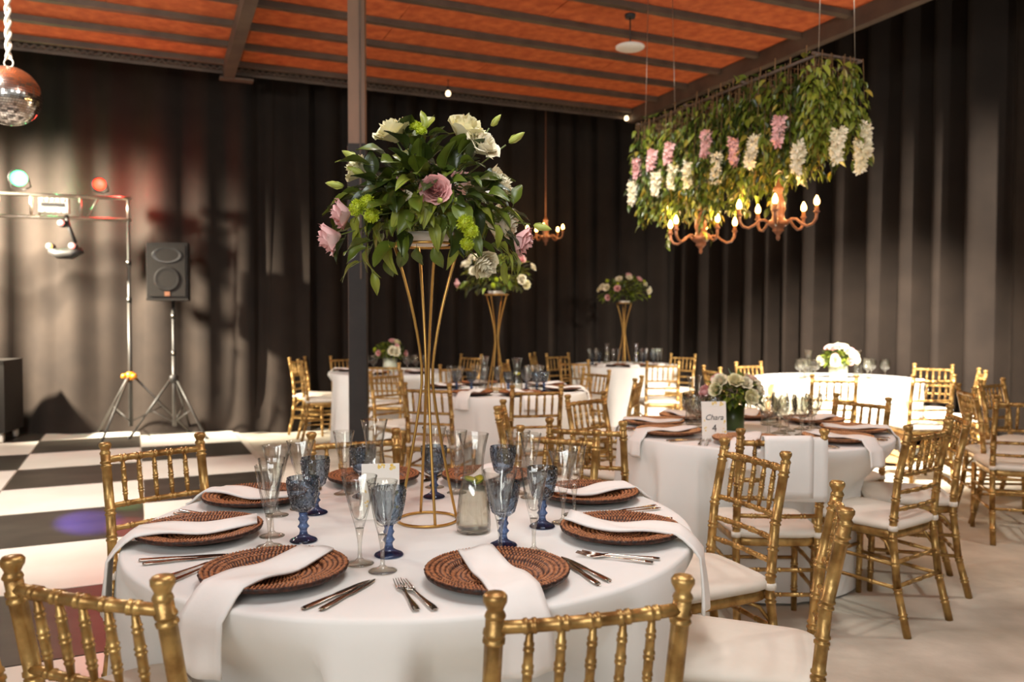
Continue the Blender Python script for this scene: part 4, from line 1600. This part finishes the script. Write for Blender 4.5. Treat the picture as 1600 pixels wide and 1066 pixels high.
def installation():
    L, W, Z = 1.98, .34, 2.97
    t = thing('hanging_flower_frame', 'hanging frame of upside-down greenery with pink and white flower spikes', 'flower installation', (1.86, 5.0, Z), ANG)
    for v in (0, W):
        MB().tube([(v, -.03, 0), (v, L + .03, 0)], .012, 6).build('long_bar', 'steel_brown', t)
    for k in range(4):
        MB().tube([(-.03, L * k / 3, .012), (W + .03, L * k / 3, .012)], .011, 6).build('cross_bar', 'steel_brown', t)
    for v in (.04, W):
        for u in (.02, L - .02):
            MB().tube([(v, u, 0), (v * .8 + .03, u, ROOF - Z)], .0025, 5).build('wire', 'truss_silver', t)
    # mesh of thin bars the bunches are tied to
    mb = MB()
    for k in range(17):
        mb.tube([(0, L * k / 16, -.004), (W, L * k / 16, -.004)], .003, 4)
    mb.build('wire_mesh', 'twig', t)['kind'] = 'stuff'
    rnd = random.Random(99)
    lv, stems = [], MB()
    for k in range(300):
        u = rnd.uniform(-.02, L + .02)
        f = rnd.random()
        v = rnd.uniform(-.035, .05) if f < .5 else (rnd.uniform(W - .05, W + .03) if f < .7 else rnd.uniform(0, W))
        if k < 26:
            u, v = rnd.uniform(-.05, .05), rnd.uniform(-.02, W + .04)
        ln = rnd.uniform(.52, .80) + (.06 if .5 < u < L else -.06)
        if u < .06:
            ln = rnd.uniform(.42, .66)
        elif 1.0 < u < 1.7 and rnd.random() < .22:
            ln += rnd.uniform(.08, .2)
        sway = Vector((rnd.uniform(-.05, .05), rnd.uniform(-.04, .04), 0))
        base = Vector((v, u, .02))
        stems.tube([base, base + sway * .4 + Vector((0, 0, -ln * .5)), base + sway + Vector((0, 0, -ln))], [.0035, .0028, .0012], 4)
        nl = int(ln / .027)
        for q in range(nl):
            h = (q + 1.2) / nl
            if h < .18 and rnd.random() < .75:
                continue
            p = base + sway * h + Vector((0, 0, -ln * min(1, h)))
            a = rnd.uniform(0, 6.283)
            d = Vector((math.cos(a), math.sin(a), rnd.uniform(-1.6, -.4)))
            if v < .06:
                d.x -= .5
            if u < .06:
                d.y -= .5
            near = (v < .04 or u < .08)
            lv.append((near, p, d, rnd.uniform(-.8, .8), rnd.uniform(.65, 1.05), rnd.randrange(3), u < .08, rnd.random()))
    for k in range(70):
        u = rnd.uniform(0, L)
        lv.append((False, Vector((rnd.choice((0, W)) + rnd.uniform(-.03, .03), u, .02)), Vector((rnd.uniform(-1, 1), rnd.uniform(-1, 1), rnd.uniform(.0, .9))), rnd.uniform(-.8, .8), rnd.uniform(.5, .8), rnd.randrange(3), False, rnd.random()))
    for k in range(14):
        u = .08 + k * .14
        stems.tube([(0, u, 0), (.01, u + .01, rnd.uniform(.04, .10))], .005, 5)
    stems.build('hanging_stems', 'twig', t)['kind'] = 'stuff'
    names = ['leaf_green', 'leaf_dark', 'leaf_light', 'leaf_yellow']
    shared = {}
    bins = {n: [] for n in names}
    cnt = 0
    order = sorted(lv, key=lambda e: (not e[0], e[1].y))
    picked = [e for e in order if e[0]]
    step = max(1, len(picked) // 290)
    pick = set(id(e) for e in picked[::step][:295])
    for e in order:
        near, p, d, roll, s, i, endface, c = e
        if endface:
            n = 'leaf_light' if c < .62 else ('leaf_green' if c < .9 else 'leaf_yellow')
        else:
            n = 'leaf_green' if c < .40 else ('leaf_dark' if c < .80 else ('leaf_light' if c < .89 else 'leaf_yellow'))  # darker mix: shade on the faces behind the near end is put into leaf colour
        if id(e) in pick:
            if (n, i) not in shared:
                me = SIMPLE[i].copy()
                me.materials.clear()
                me.materials.append(MATS[n])
                shared[(n, i)] = me
            link('leaf', shared[(n, i)], t, p, leaf_rot(d, roll), s)
        else:
            bins[n].append((p, d, roll, s, i))
    for n, sp in bins.items():
        mb = MB()
        scatter_leaves(mb, SRAW, sp)
        mb.build('foliage', n, t)['kind'] = 'stuff'
    W1, W2 = floret_spike('rose_white', 1), floret_spike('rose_white', 2, .17, .036)
    P1, P2 = floret_spike('rose_pink', 3, .17, .036), floret_spike('rose_pink', 4, .14, .032)
    for me, v, u, z in [(W2, -.06, 1.99, 2.50), (W2, -.06, 1.64, 2.52), (W2, -.06, 1.40, 2.54), (W2, -.06, 1.22, 2.52), (W1, -.07, .87, 2.53), (W1, -.07, .47, 2.57), (W2, -.05, .08, 2.44),
                        (P2, -.06, 1.93, 2.68), (P2, -.06, 1.70, 2.71), (P2, -.06, 1.46, 2.72), (P1, -.07, .98, 2.71), (P1, -.06, .69, 2.60), (P1, -.07, .23, 2.64),
                        (W1, .10, -.09, 2.52), (W1, .33, -.08, 2.57), (W1, .38, -.02, 2.52), (W2, .28, -.10, 2.44), (W1, .40, .55, 2.5), (P1, .40, 1.0, 2.6), (W1, .40, 1.5, 2.5)]:
        o = link('flower_spike', me, t, (v, u, z - Z), (rnd.uniform(-.15, .15), rnd.uniform(-.2, .2), rnd.uniform(0, 6)))
        o['label'] = 'pink flower spike' if me in (P1, P2) else 'white flower spike'


installation()

# ------------------------------------------------------------------ pendant disc lamp
pd = thing('pendant_lamp', 'flat white disc pendant lamp hanging under the orange roof', 'lamp', (1.04, 7.2, 3.735), 0)
MB().lathe([(0, 0), (.11, 0), (.128, .010), (.128, .022), (.10, .032), (.02, .040), (0, .040)], 32).build('shade', 'lamp_white', pd)
MB().tube([(0, 0, .04), (0, 0, .28)], .006, 6).build('cord', 'black_plastic', pd)
MB().lathe([(0, .27), (.045, .27), (.05, .30), (0, .31)], 16).build('ceiling_rose', 'black_plastic', pd)


# ------------------------------------------------------------------ mirror ball
mbll = thing('mirror_ball', 'silver mirror ball on a twisted rope above the dance floor', 'disco ball', (-3.08, 5.0, 2.724))
rad = .178
tl = MB()
nr = 36
for j in range(nr):
    t0 = math.pi * j / nr + .01
    t1 = math.pi * (j + 1) / nr - .006
    n = max(4, int(72 * math.sin((t0 + t1) / 2)))
    for i in range(n):
        a0, a1 = 2 * math.pi * i / n, 2 * math.pi * (i + .90) / n
        jx, jy = random.uniform(-.03, .03), random.uniform(-.03, .03)
        q = []
        for t_, a_ in ((t0, a0), (t0, a1), (t1, a1), (t1, a0)):
            rq = rad * (1 + jx * (t_ - t0) + jy * (a_ - a0) * math.sin(t_))
            q.append((rq * math.sin(t_) * math.cos(a_), rq * math.sin(t_) * math.sin(a_), rq * math.cos(t_)))
        tl.add(q, [(3, 2, 1, 0)])
o = tl.build('mirror_tiles', 'mirror', mbll, False)
o['kind'] = 'stuff'
MB().lathe([(0, -rad * .985)] + [(rad * .985 * math.sin(math.pi * k / 24), -rad * .985 * math.cos(math.pi * k / 24)) for k in range(1, 24)] + [(0, rad * .985)], 32).build('core', 'steel_brown', mbll)
MB().tube([(.028 * math.cos(k * .3927), 0, rad + .022 + .028 * math.sin(k * .3927)) for k in range(16)], .004, 6, closed=True).build('eye_ring', 'truss_silver', mbll)
for ph in (0, 3.1416):
    pts = [(.011 * math.cos(ph + k * .55), .011 * math.sin(ph + k * .55), rad + .045 + k * .0125) for k in range(88)]
    MB().tube(pts, .010, 6).build('rope_strand', 'rope', mbll)


# ------------------------------------------------------------------ stage lights and sound
def tripod(t, h, spread, collar_z, top, mt, collar, rots):
    MB().tube([(0, 0, .16), (0, 0, top)], .017, 10).build('pole', mt, t)
    MB().tube([(0, 0, .12), (0, 0, h)], .022, 10).build('lower_pole', mt, t)
    for a in rots:
        c, s = math.cos(a), math.sin(a)
        lg = MB().tube([(.03 * c, .03 * s, collar_z), (spread * c, spread * s, .012)], .013, 8).build('leg', mt, t)
        MB().tube([(spread * c, spread * s, .012), (spread * 1.05 * c, spread * 1.05 * s, .010)], .017, 8).build('foot', 'black_plastic', lg)
        MB().tube([(.02 * c, .02 * s, .18), (spread * .52 * c, spread * .52 * s, collar_z * .47)], .007, 6).build('brace', mt, t)
    MB().lathe([(0, collar_z - .045), (.035, collar_z - .045), (.05, collar_z - .02), (.05, collar_z + .025), (.03, collar_z + .045), (0, collar_z + .045)], 14).build('collar', collar, t)
    for z in (h, h + .42):
        MB().lathe([(0, z - .03), (.026, z - .03), (.026, z + .03), (0, z + .03)], 10).build('clamp', 'black_plastic', t)
        MB().tube([(0, -.02, z), (.02, -.06, z)], .012, 8).build('clamp_knob', 'truss_silver', t)


S1, S2 = Vector((-4.32, 9.15, 0)), Vector((-6.62, 8.42, 0))
sd = (S2 - S1)
for S, lab in ((S1, 'tall lighting stand with orange collar holding the truss end'), (S2, 'second lighting stand holding the outer truss end past the picture edge')):
    t = thing('lighting_stand', lab, 'light stand', (S.x, S.y, .021), 0, 'lighting stands')
    tripod(t, 1.55, .62, .69, 2.46, 'stand_grey', 'orange_plastic', (-1.62, .55, 2.6))
    for s in (-1, 1):
        MB().lathe([(0, -.03), (.03, -.02), (.034, 0), (.03, .02), (0, .03)], 10, Matrix.Translation((s * .055, -.03, .69))).build('orange_knob', 'orange_plastic', t)
tr = thing('light_truss', 'silver ladder truss carrying the stage lights beside the drape', 'truss', (S1.x, S1.y, 0), math.atan2(sd.y, sd.x))
ln = sd.length
for z in (2.47, 2.71):
    MB().tube([(-.03, 0, z), (ln + .03, 0, z)], .019, 8).build('chord', 'truss_silver', tr)
for k in range(6):
    x = ln * k / 5
    MB().tube([(x, 0, 2.47), (x, 0, 2.71)], .015, 8).build('rung', 'truss_silver', tr)
    if k < 5:
        MB().tube([(x + .30, 0, 2.71), (x + .42, 0, 2.47)], .010, 6).build('diagonal', 'truss_silver', tr)


def on_truss(x):
    q = S1 + sd.normalized() * x
    return q


def par(x, z, rad, glow, label, power, color, face=(.35, -1, -.05)):
    q = on_truss(x)
    t = thing('stage_light', label, 'stage light', (q.x, q.y - .10, z), 0, 'stage lights on the truss')
    M = rot_to(face)
    MB().lathe([(0, -.16), (rad * .55, -.16), (rad * .8, -.06), (rad, .03), (rad * 1.02, .045), (rad * .95, .045), (rad * .9, .02), (0, .02)], 20, M).build('housing', 'black_plastic', t)
    MB().lathe([(0, .024), (rad * .6, .032), (rad * .88, .024), (rad * .88, .021), (0, .021)], 20, M).build('lens', glow, t)
    MB().tube([(-rad * 1.05, 0, 0), (-rad * 1.1, .03, -rad * .9), (0, .08, -rad * 1.15), (rad * 1.1, .03, -rad * .9), (rad * 1.05, 0, 0)], .008, 6).build('yoke', 'black_plastic', t)
    return t


par(.24, 2.84, .075, 'glow_red', 'round stage light glowing red at the truss end', 0, None)
par(1.02, 2.865, .095, 'glow_green', 'round stage light glowing pale green on the truss', 0, None)
light('red_halo_fill', 'POINT', (-4.47, 9.36, 2.86), (0, 0, 0), 34, (1, .04, .03), .03)  # extra point light added behind the red lamp for its halo on the drape
light('green_halo_fill', 'POINT', (-5.14, 9.22, 2.84), (0, 0, 0), 12, (.12, 1, .3), .03)  # same added halo light behind the green lamp
light('blue_beam', 'SPOT', (-5.2, 8.7, 2.6), (-2.78, 5.3, 0), 300, (.22, .12, 1), .02, spot=5.5, blend=.8)
light('green_beam', 'SPOT', (-5.0, 8.7, 2.6), (-2.74, 5.75, 0), 190, (.1, 1, .2), .02, spot=3.4, blend=.8)
light('red_beam', 'SPOT', (-4.8, 8.8, 2.5), (-2.42, 5.15, 0), 190, (1, .1, .1), .02, spot=4.2, blend=.8)
light('red_floor_beam', 'SPOT', (-4.6, 8.8, 2.5), (-1.75, 3.6, 0), 26, (1, .08, .08), .02, spot=9, blend=.8)

q = on_truss(.70)
sb = thing('effect_bar', 'box-shaped stage light with rows of small lamps on the truss', 'stage light', (q.x, q.y - .08, 2.59), sd.angle(Vector((-1, 0, 0))), 'stage lights on the truss')
MB().box((0, 0, 0), (.29, .10, .16)).build('housing', 'truss_silver', sb, False)
MB().box((0, -.052, .005), (.23, .006, .035)).build('display_slot', 'black_plastic', sb, False)
for r_ in (0, 1):
    for k in range(5):
        MB().lathe([(0, .008), (.018, .006), (.022, -.004), (0, -.004)], 12, Matrix.Translation((-.105 + .052 * k, -.052, .055 - .105 * r_)) @ Matrix.Rotation(R(90), 4, 'X')).build('lamp', 'glow_white' if r_ else 'lamp_white', sb)

q = on_truss(1.33)
mh = thing('moving_head', 'white moving-head stage light clamped between the truss chords', 'stage light', (q.x, q.y - .08, 2.62), 0, 'stage lights on the truss')
MB().box((-.02, 0, .05), (.22, .12, .09)).build('base', 'lamp_white', mh, False)
for s in (-1, 1):
    MB().box((-.02 + s * .10, -.02, -.03), (.03, .09, .16)).build('yoke_arm', 'lamp_white', mh, False)
M = Matrix.Translation((-.02, -.03, -.07)) @ rot_to((.5, -1, -.7))
MB().lathe([(0, -.10), (.05, -.09), (.066, -.02), (.062, .06), (.055, .075), (.05, .06), (0, .06)], 16, M).build('head', 'lamp_white', mh)
MB().lathe([(0, .068), (.04, .064), (.046, .058), (0, .058)], 14, M).build('lens', 'glow_blue', mh)

q = on_truss(.62)
de = thing('hanging_effect_light', 'black twin-lens effect light dangling under the truss', 'stage light', (q.x, q.y - .06, 2.47), 0, 'stage lights on the truss')
MB().tube([(.03, 0, .02), (.06, -.01, -.10), (.13, -.01, -.28)], .022, 8).build('bracket', 'black_plastic', de)
MB().tube([(-.14, -.02, -.36), (-.06, -.02, -.40), (.10, -.02, -.40), (.20, 0, -.36)], [.04, .055, .06, .035], 10).build('housing', 'black_plastic', de)
for x, z, g in ((-.13, -.325, 'glow_amber'), (.115, -.32, 'glow_pink'), (.0, -.07, 'glow_pink')):
    M = Matrix.Translation((x, -.03, z)) @ rot_to((.1, -1, .1))
    a = MB().lathe([(0, -.05), (.04, -.04), (.045, .02), (.038, .025), (0, .02)], 14, M).build('lens_tube', 'black_plastic', de)
    MB().lathe([(0, .034), (.02, .032), (.03, .024), (0, .024)], 12, M).build('lens', g, a)


def speaker_face(t, w, h, zc, y, woofer):
    MB().box((0, y, zc), (w, .012, h)).build('grille', 'speaker_mesh', t, False)
    M = Matrix.Translation((0, y - .008, zc - h * .16)) @ Matrix.Rotation(R(90), 4, 'X')
    MB().lathe([(0, -.012), (woofer * .3, -.004), (woofer * .35, -.010), (woofer * .85, .004), (woofer, .006), (woofer * 1.03, 0), (woofer, -.01)], 28, M).build('woofer', 'speaker_grey', t)


sp = thing('loudspeaker', 'dark loudspeaker box raised on a black tripod before the drape', 'speaker', (-3.83, 9.12, 1.56), R(8), 'loudspeakers')
prof = [(-.215, -.16), (.215, -.16), (.225, -.14), (.16, .18), (-.16, .18), (-.225, -.14)]
mbx = MB()
mbx.add([(x, y, z) for z in (0.0, .64) for x, y in prof], [tuple(range(6))[::-1], tuple(range(6, 12))] + [(i, (i + 1) % 6, 6 + (i + 1) % 6, 6 + i) for i in range(6)])
mbx.build('cabinet', 'speaker_grey', sp, False)
speaker_face(sp, .385, .56, .325, -.166, .135)
MB().lathe([(.02, -.03), (.15, .01), (.155, .01), (.15, -.002)], 24, Matrix.Translation((0, -.170, .50)) @ Matrix.Rotation(R(90), 4, 'X') @ Matrix.Scale(.55, 4, (0, 1, 0))).build('horn', 'black_plastic', sp)
MB().box((0, -.174, .075), (.055, .006, .05)).build('badge', 'wood_copper', sp, False)
MB().box((0, -.16, .012), (.44, .03, .024)).build('lower_bumper', 'speaker_mesh', sp, False)
ss = thing('speaker_stand', 'black tripod speaker stand under the raised loudspeaker', 'speaker stand', (-3.83, 9.16, .021), 0)
tripod(ss, .95, .46, .66, 1.545, 'stand_grey', 'black_plastic', (-2.75, -.40, 1.57))

sub = thing('floor_speaker', 'large floor loudspeaker on castors cut by the picture edge', 'speaker', (-5.80, 8.85, .021), R(14), 'loudspeakers')
MB().box((.0, 0, .50), (.62, .56, .78)).build('cabinet', 'speaker_grey', sub, False)
for s in (-1, 1):
    MB().box((s * .285, -.29, .50), (.05, .03, .78)).build('side_rim', 'speaker_mesh', sub, False)
    for y in (-.22, .22):
        ca = MB().box((s * .25, y, .095), (.05, .06, .03)).build('castor', 'truss_silver', sub, False)
        MB().lathe([(0, -.018), (.05, -.018), (.05, .018), (0, .018)], 16, Matrix.Translation((s * .25, y, .05)) @ Matrix.Rotation(R(90), 4, 'Y')).build('wheel', 'lamp_white', ca)
MB().box((0, -.29, .865), (.62, .03, .05)).build('top_rim', 'speaker_mesh', sub, False)
MB().box((0, -.29, .26), (.52, .03, .04)).build('lower_rim', 'speaker_mesh', sub, False)
M = Matrix.Translation((0, -.285, .58)) @ Matrix.Rotation(R(90), 4, 'X')
MB().lathe([(0, -.02), (.07, 0), (.08, -.015), (.20, .012), (.23, .014), (.235, 0)], 32, M).build('woofer', 'speaker_mesh', sub)
